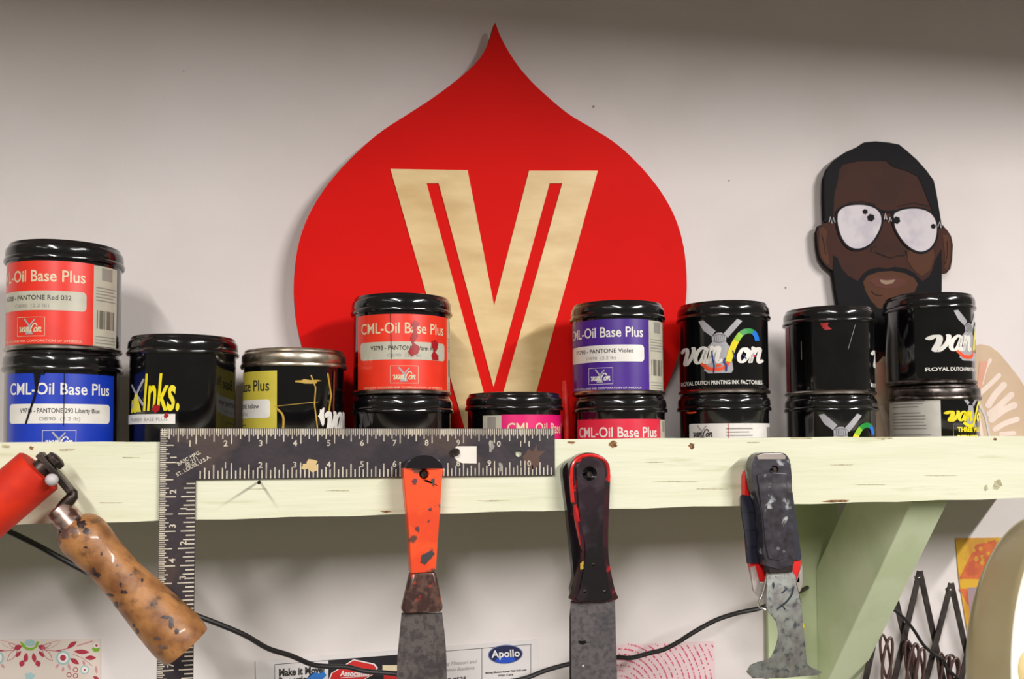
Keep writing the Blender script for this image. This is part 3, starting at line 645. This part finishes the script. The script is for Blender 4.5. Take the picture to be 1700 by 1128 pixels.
pth = smooth_loop([(954,838),(958,862),(964,890),(967,912)], 4, False); mb.tube([at(x, y, -0.0158) for x, y in pth], [0.0014+0.0012*math.sin(math.pi*k/(len(pth)-1)) for k in range(len(pth))], REDB, 8)
mb.build('red_edging', rim)
hin = smooth_loop([(957,782),(962,769),(972,762),(988,762),(1000,770),(1004,784),(1003,830),(1001,880),(1002,920),(1008,955),(1014,985),(1012,996),(960,998),(963,980),(969,946),(972,910),(964,868),(960,826)], 3)
mb = MB(); mb.plate([hin, circ(979, 787, 12)], pxplate(-0.0180, 0), -0.0180, -0.0075, BLK)
core = mb.build('handle_core', kr, bevel=0.0012, seg=3, angle=50)
for px, py in ((985,938),(971,983),(1004,983)):
    q = at(px, py, -0.0182); mb = MB(); mb.lathe([(0, 0), (0.0014, 0.0002), (0.0021, 0.0008), (0.0021, 0.003)], NAILM, tuple(q), (0, 1, 0), 16); mb.build('rivet', core)
mb = MB(); mb.plate([[(948,1000),(949,1128),(950,1190),(1026,1190),(1024.6,1128),(1021,998)]], pxplate(-0.0125, 0), -0.0125, -0.0112, mat('grey_blade', (104, 98, 98), 0.45, 0.5, rgb2=(86, 80, 82), scale=240, rgb3=(72, 70, 74), scale3=40, lo3=0.55, hi3=0.75, bump=0.2, bscale=300))
a = Art(); a.blob(967, 1067, 8, DRIP, 1, ry=3); a.blob(968, 1106, 1.6, WHT, 1); a.emit(mb, pxmap(-0.0125)); tag(mb.build('blade', kr, smooth=False), 'grey steel blade')
mb = MB(); a = Art(); a.blob(966, 940, 2.6, GOLD, 1, ry=8); a.line([(962,868),(967,900),(968,914)], 5, REDR, 1); a.emit(mb, pxmap(-0.0182)); mb.build('paint_splash', kr, smooth=False)
# red and navy scraper behind the multi tool
SCR = mat('scraper_red', (226, 34, 34), 0.35, coat=0.3); NAVY = mat('scraper_navy', (32, 32, 48), 0.5, bump=0.3, bscale=60)
CLR = mat('clear_plastic', (214, 206, 200), 0.15, coat=0.5, alpha=0.45)
sc_ = empty('scraper', tuple(at(1280, 790, -0.002)), 'red and navy handled scraper hanging behind the paint spotted multi tool', 'scraper')
mb = MB(); mb.plate([smooth_loop([(1236,792),(1238,784),(1244,781),(1255,783),(1300,790),(1306,830),(1328,925),(1330,934),(1326,963),(1262,967),(1252,966),(1246,938),(1243,925),(1236,823)], 1)], pxplate(-0.0070, 0), -0.0070, -0.0008, SCR); sch = mb.build('handle', sc_, bevel=0.0018, angle=50)
mb = MB(); mb.plate([smooth_loop([(1230,824),(1233,822),(1252,824),(1262,930),(1264,936),(1241,936),(1236,880),(1231,850)], 1)], pxplate(-0.0090, 0), -0.0090, -0.0072, NAVY)
for y in (850, 880, 908): mb.plate([[(1232+(y-850)*0.13,y),(1254+(y-850)*0.13,y-1),(1254+(y-850)*0.13,y+2),(1232+(y-850)*0.13,y+3)]], pxplate(-0.0094, 0), -0.0094, -0.0088, mat('navy_rib', (20, 20, 34), 0.5))
mb.build('grip', sch, bevel=0.0006, angle=50)
mb = MB(); mb.plate([smooth_loop([(1308,812),(1316,816),(1331,925),(1330,931),(1300,932),(1296,900)], 1)], pxplate(-0.0090, 0), -0.0090, -0.0072, NAVY); mb.build('grip', sch, bevel=0.0006, angle=50)
mb = MB(); mb.plate([smooth_loop([(1246,943),(1251,981),(1262,995),(1274,1000),(1318,998),(1330,980),(1333,967),(1332,938),(1322,967),(1262,970),(1254,940)], 1)], pxplate(-0.0085, 0), -0.0085, -0.0060, CLR); mb.build('clear_guard', sc_, bevel=0.0005, angle=50)
WIRE = mat('bright_wire', (220, 214, 206), 0.25, 1.0)
for pts in ([(1274,951),(1266,985),(1260,1000),(1262,1009),(1272,1013)], [(1318,955),(1326,990),(1329,1002)]):
    mb = MB(); mb.tube([at(x, y, -0.0150) for x, y in smooth_loop(pts, 4, False)], 0.0009, WIRE, 8); mb.build('spring_wire', sc_)
# multi tool
MTH = mat('spotted_handle', (38, 34, 40), 0.3, coat=0.4, rgb2=(66, 64, 74), scale=130, lo=0.35, hi=0.75, rgb3=(176, 180, 182), scale3=120, lo3=0.62, hi3=0.74, bump=0.35, bscale=130)
MTB = mat('spotted_steel', (176, 182, 176), 0.45, 0.3, rgb2=(136, 130, 130), scale=110, lo=0.35, hi=0.7, rgb3=(88, 98, 104), scale3=190, lo3=0.54, hi3=0.70, bump=0.35, bscale=200)
mt = empty('multi_tool', tuple(at(1286, 780, -0.012)), 'painter\'s multi tool with paint spotted grey handle and hooked steel blade', 'multi tool')
mb = MB(); mb.plate([smooth_loop([(1248,772),(1257,755),(1270,752),(1297,752),(1307,757),(1313,772),(1315,809),(1316,857),(1318,937),(1272,940),(1267,891),(1262,843),(1251,809)], 2), circ(1286, 780, 6.5)], pxplate(-0.0215, 0), -0.0215, -0.0110, MTH)
mh = mb.build('handle', mt, bevel=0.003, seg=4, angle=50)
mb = MB(); mb.plate([smooth_loop([(1258,800),(1262,786),(1304,786),(1307,800),(1309,900),(1310,925),(1276,928),(1268,870)], 2)], pxplate(-0.0225, 0), -0.0225, -0.0210, MTH); mb.build('handle_panel', mh, bevel=0.0007, angle=50)
mb = MB(); mb.plate([[(1256,757),(1268,753),(1298,753),(1305,757),(1304,763),(1258,763)]], pxplate(-0.0222, 0), -0.0222, -0.0212, mat('worn_edge', (196, 184, 176), 0.3, 0.8)); mb.build('end_plate', mh, bevel=0.0004)
mb = MB(); mb.plate([[(1273,937),(1318,935),(1317,951),(1275,953)]], pxplate(-0.0205, 0), -0.0205, -0.0120, mat('ferrule_dark', (48, 38, 40), 0.4, 0.4)); mb.build('ferrule', mt, bevel=0.0015)
bl = [(1276,951),(1274,973),(1273,1008),(1280,1021),(1289,1033),(1293,1052),(1290,1071),(1282,1090),(1273,1097),(1247,1105),(1250,1127),(1359,1121.5),(1355,1112),(1341,1104),(1337,1066),(1333,1028),(1329,1000),(1322,970),(1316.5,950)]
mb = MB(); mb.plate([smooth_loop(bl, 2)], pxplate(-0.0170, 0), -0.0170, -0.0152, MTB)
a = Art(); a.line(smooth_loop([(1296,1007),(1305,1000),(1314,988),(1317,975)], 3, False), 3, mat('paint_dark_teal', (46, 56, 68), 0.5), 1); a.line([(1298,985),(1306,978)], 2.5, MATS['paint_dark_teal'], 1); a.line([(1290,1012),(1299,1006),(1303,1012)], 2, MATS['paint_dark_teal'], 1); a.blob(1284, 972, 2, MATS['paint_dark_teal'], 1, ry=5); a.blob(1334, 1040, 1.6, YEL, 1, ry=4)
a.emit(mb, pxmap(-0.0170)); mb.build('blade', mt, smooth=False, bevel=0.0004)

# ------------------------------------------------------------------ brayer
BY = -0.0215
br = empty('brayer', tuple(at(60, 790, BY)), 'red rubber ink roller with worn wooden handle hanging at the left', 'ink roller')
RUB = mat('red_rubber', (216, 50, 22), 0.6, spec=0.25, rgb2=(200, 44, 26), scale=40, rgb3=(160, 30, 22), scale3=12)
IRON = mat('frame_iron', (78, 68, 62), 0.4, 0.8, rgb2=(48, 40, 36), scale=80, bump=0.3, bscale=150)
WOOD = mat('worn_wood', (176, 122, 70), 0.48, rgb2=(122, 76, 40), scale=70, lo=0.35, hi=0.68, rgb3=(40, 26, 26), scale3=62, lo3=0.565, hi3=0.68, bump=0.6, bscale=160, coat=0.12)
e0 = at(66, 781, BY-0.004); ax = (at(-12, 847, BY-0.004)-e0).normalized()
R_ = 0.0176
mb = MB(); mb.lathe([(0, 0), (R_-0.0012, 0), (R_, 0.0012), (R_, 0.0735), (R_-0.0012, 0.0748), (0, 0.0748)], RUB, tuple(e0), tuple(ax), 56); mb.build('rubber_roller', br)
mb = MB(); mb.lathe([(0, -0.006), (0.006, -0.006), (0.0068, -0.003), (0.0068, -0.0002), (0, -0.0002)], IRON, tuple(e0), tuple(ax), 24); mb.build('axle', br)
perp = (at(123, 822, BY-0.004)-at(62, 757, BY-0.004)).normalized()
def bar(mb, A, B, wd, th, m, nrm):
    A, B = Vector(A), Vector(B); t = (B-A).normalized(); s = Vector(nrm).normalized(); q = t.cross(s).normalized()
    V = [A+q*(i*wd/2)+s*(j*th/2) for i, j in ((-1,-1),(1,-1),(1,1),(-1,1))]+[B+q*(i*wd/2)+s*(j*th/2) for i, j in ((-1,-1),(1,-1),(1,1),(-1,1))]
    mb.add(V, [(0,1,2,3),(7,6,5,4),(0,4,5,1),(1,5,6,2),(2,6,7,3),(3,7,4,0)], m)
mb = MB()
P1, P2, P3, P4 = at(66, 754, BY-0.004), at(118, 816, BY-0.004), at(118, 826, BY-0.004), at(100, 846, BY-0.004)
bar(mb, P1, P2+perp*0.001, 0.012, 0.0048, IRON, ax); fb = mb.build('frame_bar', br, bevel=0.0008)
mb = MB(); mb.tube([P2-perp*0.003, P2+perp*0.002, (P2+P3)/2+Vector((0.0012, 0, -0.001)), P3+Vector((-0.001, 0, -0.002)), (P3*0.5+P4*0.5), P4], [0.0026, 0.0034, 0.0040, 0.0042, 0.0040, 0.0036], IRON, 12); mb.build('frame_bend', br)
q0 = at(84, 772, BY-0.004); mb = MB(); mb.lathe([(0, 0), (0.0045, 0), (0.0068, 0.0012), (0.0068, 0.0052), (0, 0.0052)], IRON, tuple(q0-ax*0.0072), tuple(ax), 6); mb.build('nut', fb, bevel=0.0006)
mb = MB(); q = at(86, 797, BY-0.0225); mb.lathe([(0.0001, -0.0042)]+[(0.0042*math.cos(t), 0.0042*math.sin(t)) for t in [math.radians(-80+20*k) for k in range(9)]]+[(0.0001, 0.0042)], mat('bead_white', (206, 198, 198), 0.5), tuple(q), tuple(ax), 20); mb.build('white_cap', fb)
h0 = at(99, 848, BY-0.002); h1 = at(308, 1072, BY-0.002); hx = (h1-h0).normalized(); HL = (h1-h0).length
mb = MB(); mb.lathe([(0.0055, -0.003), (0.0086, -0.0015), (0.0092, 0.001), (0.0094, 0.012), (0.0100, 0.014), (0.0100, 0.0165), (0, 0.0165)], mat('ferrule_copper', (206, 180, 168), 0.3, 0.9, rgb2=(130, 96, 84), scale=160), tuple(h0), tuple(hx), 32); mb.build('ferrule', br)
s = 1/2210.0
prof = [(0, 0.0125), (24*s, 0.0127), (32*s, 0.016), (37*s, 0.022), (37*s, 0.030), (34.5*s, 0.042), (33*s, 0.054), (34*s, 0.068), (37*s, 0.082), (40.5*s, 0.098), (43*s, 0.112), (43.5*s, 0.122), (40*s, 0.131), (33*s, HL-0.0015), (20*s, HL), (0, HL)]
prof = [(0, 0.0125)]+[tuple(p) for p in smooth_loop(prof[1:-1], 4, False)]+[(0, HL)]
mb = MB(); mb.lathe(prof, WOOD, tuple(h0), tuple(hx), 48); wh = mb.build('wooden_handle', br, angle=50)
def rad_at(t):
    for (r0, a0), (r1, a1) in zip(prof[:-1], prof[1:]):
        if a0 <= t <= a1 and a1 > a0: return r0+(r1-r0)*(t-a0)/(a1-a0)
    return prof[1][0]
def onhandle(u, v, lay):
    q = at(u, v, BY-0.002)-h0; t = q.dot(hx); lat = q-hx*t; wv_ = lat.length; rr = rad_at(t)+0.0001+0.00008*lay
    if wv_ > rr*0.985: lat = lat*(rr*0.985/wv_); wv_ = rr*0.985
    return h0+hx*t+lat+Vector((0, -math.sqrt(max(rr*rr-wv_*wv_, 0)), 0))
STN = mat('handle_stain', (38, 26, 28), 0.4, rgb2=(70, 50, 46), scale=300)
STG = mat('handle_stain_grey', (92, 72, 68), 0.35, rgb2=(130, 96, 76), scale=200)
a = Art()
for px, py, r, ry, mm in ((112,884,12,9,STG),(100,897,7,10,STG),(126,877,9,6,STG),(141,868,8,7,STN),(150,879,5,6,STN),(134,860,6,3,STN),(168,951,6,4,STN),(162,945,3,6,STN),(211,978,6,3,STN),(206,966,2,4,STN),(185,985,7,3,STN),(196,1002,4,6,STN),(231,1043,3,6,STN),(226,1034,3,3,STN),
                      (289,1027,4,9,STN),(280,1018,8,3,STN),(298,1040,4,5,STN),(257,998,3,2,STN),(240,960,2,3,STN),(222,950,2,2,STN),(266,1052,6,3,STG),(275,1066,7,4,STG),(200,935,2,2,STN),(150,905,3,2,STN),(175,915,2,3,STN)):
    a.blob(px, py, r, mm, ry=ry, n=16, j=0.3)
b2 = MB(); a.emit(b2, onhandle, [80+2*k for k in range(125)]); b2.build('ink_stains', wh, merge=False, recalc=False)

# ------------------------------------------------------------------ black cable
CAB = mat('cable_black', (30, 27, 27), 0.45, scale=30)
cp = [(-40,858,0.050),(0,876,0.052),(60,905,0.058),(130,943,0.064),(220,985,0.07),(316,1019,0.08),(400,1052,0.095),(444,1077,0.11),(482,1089,0.12),(518,1104,0.13),(544,1107,0.135),(576,1108,0.14),(606,1115,0.145),(653,1119,0.15),(700,1128,0.155),(790,1136,0.16),(860,1130,0.16),(905,1114,0.16),(945,1103,0.155),(985,1095,0.15),(1026,1092,0.145),(1048,1093,0.145),(1078,1085,0.14),(1102,1079,0.135),(1127,1066,0.13),(1152,1050,0.125),(1189,1030,0.12),(1226,1018,0.115),(1263,1010,0.115),(1300,995,0.12),(1325,984,0.145),(1340,976,0.178)]
mb = MB(); mb.tube(smooth_loop([tuple(at(x, y, Y)) for x, y, Y in cp], 4, False), 0.0023, CAB, 10)
tag(mb.build('power_cable'), 'long black cable drooping under the shelf across the wall', 'cable')

# ------------------------------------------------------------------ papers on the wall
def sheet(name, corners, m, label, cat, art=None, Y=WY-0.0012):
    mb = MB(); mb.plate([corners], pxplate(Y, 0), Y, Y+0.0005, m)
    if art: art.emit(mb, pxmap(Y, 0.00008))
    return tag(mb.build(name, smooth=False, merge=False), label, cat)
PAP = mat('flyer_paper', (222, 216, 214), 0.6, scale=20); NVY = mat('flyer_navy', (18, 26, 70), 0.5); FRED = mat('flyer_red', (206, 34, 32), 0.5); FBLK = mat('flyer_black', (26, 20, 28), 0.5); FBL = mat('flyer_blue', (44, 120, 200), 0.5); FWH = mat('flyer_white', (236, 232, 228), 0.5)
sl_ = -0.0785; fy = lambda x: 1104+(x-456)*sl_
a = Art()
def fl(x, dy): return (x, fy(x)+dy)
a.line([fl(456,0), fl(882,0)], 0.9, INK, 1, caps=False); a.line([fl(456,0), (456,1190)], 0.9, INK, 1, caps=False); a.line([fl(800,0), (800,1190)], 0.9, INK, 1, caps=False); a.line([fl(881,0), (881,1190)], 0.9, INK, 1, caps=False)
def ft(s, x, dy, size, m, wd, bold=0.02, shear=0): 
    b = Art(); b.text(s, 0, 0, -size, m, 2, bold=bold, width=-wd, shear=shear)
    for V, F, mm, l in b.s: a.s.append(([(x+p, fy(x)+dy+q+p*sl_) for p, q in V], F, mm, 3))
ft('Make it Move!', 463, 20, 17, INK, 76, 0.04); ft('Properties', 463, 34, 17, INK, 50, 0.04)
a.disc(522, 1128, 11, NVY, 4); a.poly([(509,1128),(522,1117),(535,1128),(535,1150),(509,1150)], FBL, 5); a.poly([(524,1118),(534,1118),(536,1114),(542,1121),(536,1128),(524,1128)], FBL, 6)
a.poly([fl(545,0), fl(662,0), (662,1190), (545,1190)], FBLK, 1)
oc = [(548,1128),(552,1118),(566,1110),(587,1097),(620,1104),(625,1110),(622,1118),(606,1127),(592,1138),(570,1142),(552,1136)]
a.poly([(587+(x-587)*1.06, 1120+(y-1120)*1.09) for x, y in oc], FWH, 2); a.poly(oc, FRED, 3); a.text('Associated', 564, 1123, -13, FWH, 4, bold=0.03, width=-50, shear=0.2); a.line([(566,1126),(612,1123)], 0.9, FWH, 4)
a.rect(635, 1105, 662, 1114, CREAM, 2); a.rect(637, 1118, 662, 1128, FRED, 2)
ft('Serving Missouri and', 722, 24, 8.5, TXTG, 70, 0.0, 0.3); ft('Kansas Residents', 736, 34, 8.5, TXTG, 52, 0.0, 0.3); ft('913-649-0525', 712, 52, 10, INK, 62, 0.03); ft('1-800', 742, 66, 10, INK, 40, 0.03)
a.disc(839, 1087, 29, mat('logo_rim', (120, 130, 170), 0.4), 2, 30, ry=16, rot=-0.06); a.disc(839, 1087, 27.5, NVY, 3, 30, ry=14.6, rot=-0.06); a.disc(839, 1096, 17, mat('logo_glow', (40, 80, 190), 0.4), 4, 24, ry=5, rot=-0.06)
a.text('Apollo', 816, 1092.5, -17, FWH, 5, bold=0.02, width=-47, rot=-0.05)
ft('Moving Missouri Kansas With Full Loads', 806, 43, 4.6, INK, 68, 0.03); ft('With Care', 826, 49, 4.6, INK, 26, 0.03); ft('WE SERVICE ALL TYPES', 812, 60, 7, FRED, 58, 0.03)
sheet('flyer', [(424,1098),(893,1062),(897,1250),(428,1250)], PAP, 'printed moving company flyer with a blue oval logo, pinned low on the wall', 'flyer', a)
# floral card
FP = mat('card_paper', (222, 208, 196), 0.6, scale=20); FR = mat('petal_red', (176, 44, 66), 0.6); FG = mat('leaf_green', (128, 176, 40), 0.6); FT = mat('petal_teal', (164, 196, 194), 0.6); FK = mat('petal_pink', (206, 150, 152), 0.6)
a = Art()
def cz(l): return [(x/6.54, y/6.54+1040) for x, y in l]
def leaf(x0, y0, x1, y1, w, m, outline=False):
    (x0, y0), (x1, y1) = cz([(x0, y0), (x1, y1)]); w /= 6.54; dx, dy = x1-x0, y1-y0; l = math.hypot(dx, dy); nx, ny = -dy/l, dx/l
    P = [(x0, y0)]+[(x0+dx*t+nx*w*math.sin(math.pi*t)/2, y0+dy*t+ny*w*math.sin(math.pi*t)/2) for t in (.2,.4,.6,.8)]+[(x1, y1)]+[(x0+dx*t-nx*w*math.sin(math.pi*t)/2, y0+dy*t-ny*w*math.sin(math.pi*t)/2) for t in (.8,.6,.4,.2)]
    if outline: a.line(P+[P[0]], 0.8, m, 1)
    else: a.poly(P, m, 1)
for s_ in (-1, 1):
    def X(v): return 325+s_*(v-325)
    leaf(X(460),250,X(570),380,60,FR,True); leaf(X(450),250,X(660),160,60,FK,True); leaf(X(440),245,X(560),185,40,FR,True); leaf(X(410),215,X(500),250,60,FR); leaf(X(420),270,X(480),340,40,FR); leaf(X(360),290,X(380),400,50,FR); leaf(X(400),370,X(425),445,60,FR)
    a.line(cz([(X(480),260),(X(600),270),(X(760),240)]), 0.9, FR, 1); leaf(X(300),380,X(270),300,40,FR) if s_ > 0 else None
    leaf(X(600),272,X(680),268,14,FR); leaf(X(730),240,X(835),165,50,FR); leaf(X(800),275,X(975),285,52,FR); leaf(X(760),350,X(860),415,54,FR); leaf(X(920),345,X(1045),345,52,FR)
    a.line(cz([(X(780),300),(X(900),350),(X(1000),430)]), 0.7, FR, 1); a.line(cz([(X(840),215),(X(1000),165)]), 2.4, FK, 1)
    c_ = cz([(X(685),345)])[0]; a.disc(*c_, 12, FT, 1); a.disc(*c_, 8.6, FWH, 2); a.disc(*c_, 5, FR, 3)
    c_ = cz([(X(920),475)])[0]; a.disc(*c_, 7.4, FT, 1); a.disc(*c_, 5.4, FWH, 2); a.disc(*c_, 1.6, FR, 3)
    for x, y in ((820,475),(750,530),(820,540)):
        c_ = cz([(X(x), y)])[0]; a.disc(*c_, 4.3, FR, 1); a.disc(*c_, 3.0, FP, 2)
    for x0, y0, x1, y1 in ((600,460,640,410),(680,500,690,440),(900,370,920,430),(1040,430,1050,520),(740,400,760,480)): leaf(X(x0), y0, X(x1), y1, 30, FK)
a.poly(cz([(215,165),(260,190),(280,225),(330,240),(380,225),(400,165),(430,170),(400,230),(350,265),(290,262),(240,225)]), FG, 2)
a.disc(*cz([(325,185)])[0], 9, FT, 1, ry=6); leaf(1010,545,1080,590,40,FR)
for x, y in ((1050,160),(1040,255)): a.blob(*cz([(x, y)])[0], 6.5, FG, 1, ry=4, j=0.15)
a.disc(*cz([(1048,212)])[0], 4.6, FWH, 2); a.disc(*cz([(1048,212)])[0], 2.2, FR, 3)
a.blob(*cz([(325,540)])[0], 9, FT, 1, ry=6)
a.s = [(V, F, m, l) for V, F, m, l in a.s if max(u for u, v in V) < 166.5]
sheet('floral_card', [(-130,1063),(167,1062),(167,1240),(-130,1240)], FP, 'cream card with red flowers and green leaves, low on the wall at the left', 'card', a)
# pink dotted print
a = Art(); PD = mat('print_rose_dots', (214, 76, 108), 0.6)
for i in range(1100):
    x = random.uniform(1012, 1184); y = random.uniform(1071, 1180)
    r = math.hypot(x-1030, y-1150); k = round(r/9.0)
    t = math.atan2(y-1150, x-1030); R2 = k*9.0
    X_, Y_ = 1030+R2*math.cos(t), 1150+R2*math.sin(t)
    if 1012 < X_ < 1184 and 1070 < Y_ < 1185 and R2 > 24: a.disc(X_, Y_, random.uniform(0.7, 1.5), PD, 1, 6, ry=random.uniform(0.7, 2.0))
sheet('dotted_print', [(1000,1072),(1186,1065),(1190,1220),(1004,1226)], mat('print_pink_paper', (232, 204, 206), 0.6), 'pale pink print with rows of rose dots, right of the middle putty knives', 'print', a)
# orange poster
a = Art(); PO = mat('poster_orange', (206, 104, 50), 0.6, rgb2=(186, 84, 50), scale=60); PYl = mat('poster_yellow', (212, 164, 40), 0.6, rgb2=(196, 140, 44), scale=60); PG = mat('poster_mauve', (160, 136, 140), 0.6)
a.poly([(1592,962),(1600,945),(1620,905),(1660,895),(1720,900),(1720,962)], PO, 1)
for k in range(26): a.blob(random.uniform(1612, 1700), random.uniform(896, 935), random.uniform(2, 5), PYl, 2)
a.poly([(1592,978),(1606,978),(1612,1010),(1606,1004)], PO, 1); a.poly([(1606,976),(1720,972),(1720,1080),(1618,1080),(1610,1020)], PG, 1); a.blob(1615, 1009, 2, INK, 2)
sheet('orange_poster', [(1586,894),(1760,892),(1764,1140),(1612,1140),(1607,1056),(1592,962)], PYl, 'orange and yellow poster on the wall behind the lamp', 'poster', a)

# ------------------------------------------------------------------ scissor arm
SAM = mat('arm_steel', (74, 66, 62), 0.45, 0.6, rgb2=(54, 46, 44), scale=60); BRN = mat('cord_brown', (84, 58, 54), 0.45)
ar = empty('scissor_arm', tuple(at(1530, 1100, 0.16)), 'dark steel scissor arm lattice mounted on the wall beside the bracket', 'scissor arm')
tops = [(1476,950),(1527,952),(1579,972),(1632,990),(1685,1005)]
for i, (tx_, ty_) in enumerate(tops):
    for sgn, Y in ((-1, 0.150), (1, 0.154)):
        j = i+sgn
        if j >= len(tops): continue
        A = at(tx_, ty_-3, Y); Bp = (tops[j][0]+2*sgn, tops[j][1]+226) if j >= 0 else (1428, 1172); B = at(Bp[0], Bp[1], Y)
        mb = MB(); bar(mb, A, B, 0.0068, 0.0018, SAM, (0, 1, 0)); mb.build('arm_bar', ar, smooth=False, bevel=0.0004)
    q = at(tx_, ty_+9, 0.1485); mb = MB(); mb.lathe([(0, 0), (0.0014, 0.0003), (0.0022, 0.001), (0.0022, 0.007)], TIN, tuple(q), (0, 1, 0), 14); mb.build('rivet', ar)
mb = MB(); p = at(1476, 960, 0.158); q = at(1620, 1000, 0.158)
for px in (1630,):
    p = at(px, 1170, 0.158); mb = MB(); mb.box((p.x-0.006, 0.156, p.z-0.02), (p.x+0.006, WY-0.0006, p.z+0.02), SAM); mb.build('wall_plate', ar, smooth=False)
# brown cord wound round the arm
loops = []
for (cx_, cy_, w_, h_) in ((1470,1092,7,38),(1512,1104,8,40),(1524,1108,7,36),(1566,1120,7,36),(1582,1108,7,20)):
    for k in range(2):
        P = []
        for t in range(0, 25):
            th = t*2*math.pi/24; P.append(tuple(at(cx_+w_*math.cos(th)+k*3+0.14*(1-2*k)*h_*math.sin(th), cy_+h_*math.sin(th)+k*5, 0.145-k*0.003)))
        loops.append(P)
mb = MB()
for P in loops: mb.tube(P, 0.0015, BRN, 8)
tag(mb.build('brown_cord'), 'brown cord looped round the scissor arm in three bunches', 'cord')
mb = MB(); mb.tube(smooth_loop([tuple(at(x, y, Y)) for x, y, Y in ((1440,985,0.140),(1480,1010,0.140),(1502,1028,0.140),(1518,1048,0.14),(1532,1070,0.141),(1548,1085,0.142),(1566,1096,0.141),(1572,1110,0.140),(1590,1126,0.140),(1620,1150,0.14))], 4, False), 0.0018, CAB, 8)
tag(mb.build('lamp_cord'), 'thin black cord running down across the scissor arm', 'cord')

# ------------------------------------------------------------------ work lamp at the right edge
lm = empty('work_lamp', tuple(at(1750, 1000, -0.2)), 'cream enamelled lamp shade close to the camera at the right edge', 'lamp')
SHD = mat('shade_cream', (184, 172, 132), 0.35, 0.15, rgb2=(172, 158, 120), scale=10, coat=0.3)
SIN = mat('shade_inside', (245, 240, 225), 0.4)
az_, el_ = 0.374, 0.0722
la = Vector((math.sin(az_)*math.cos(el_), -math.cos(az_)*math.cos(el_), math.sin(el_)))
LR_, LD_ = 0.1148, 0.0472
lc = at(1822.6, 1126.8, -0.22)-la*LD_
pr = [(0.02*LR_, 0.0), (.14*LR_, .004*LD_), (.35*LR_, .016*LD_), (.6*LR_, .06*LD_), (.8*LR_, .16*LD_), (.92*LR_, .32*LD_), (.97*LR_, .5*LD_), (LR_, LD_)]
pr = smooth_loop(pr, 4, False)
mb = MB(); mb.lathe(pr, SHD, tuple(lc), tuple(la), 96); mb.lathe([(LR_, LD_), (LR_-0.0003, LD_+0.0006), (LR_-0.0013, LD_+0.0006)]+[(max(r-0.0013, 0.0004), h+0.0008) for r, h in reversed(pr)], SIN, tuple(lc), tuple(la), 96); mb.build('lamp_shade', lm, recalc=False)
mb = MB(); mb.lathe([(0.0, 0.0011), (0.013, 0.0011), (0.013, 0.010), (0.0, 0.010)], SHD, tuple(lc), tuple(la), 32); sk = mb.build('socket', lm)
mb = MB(); mb.lathe([(0.0, 0.0102), (0.010, 0.011), (0.013, 0.016), (0.021, 0.026), (0.024, 0.034), (0.021, 0.045), (0.012, 0.051), (0.0, 0.052)], mat('bulb_glow', (255, 246, 225), 0.4, emit=(255, 240, 210), estr=7), tuple(lc), tuple(la), 32); mb.build('bulb', sk)
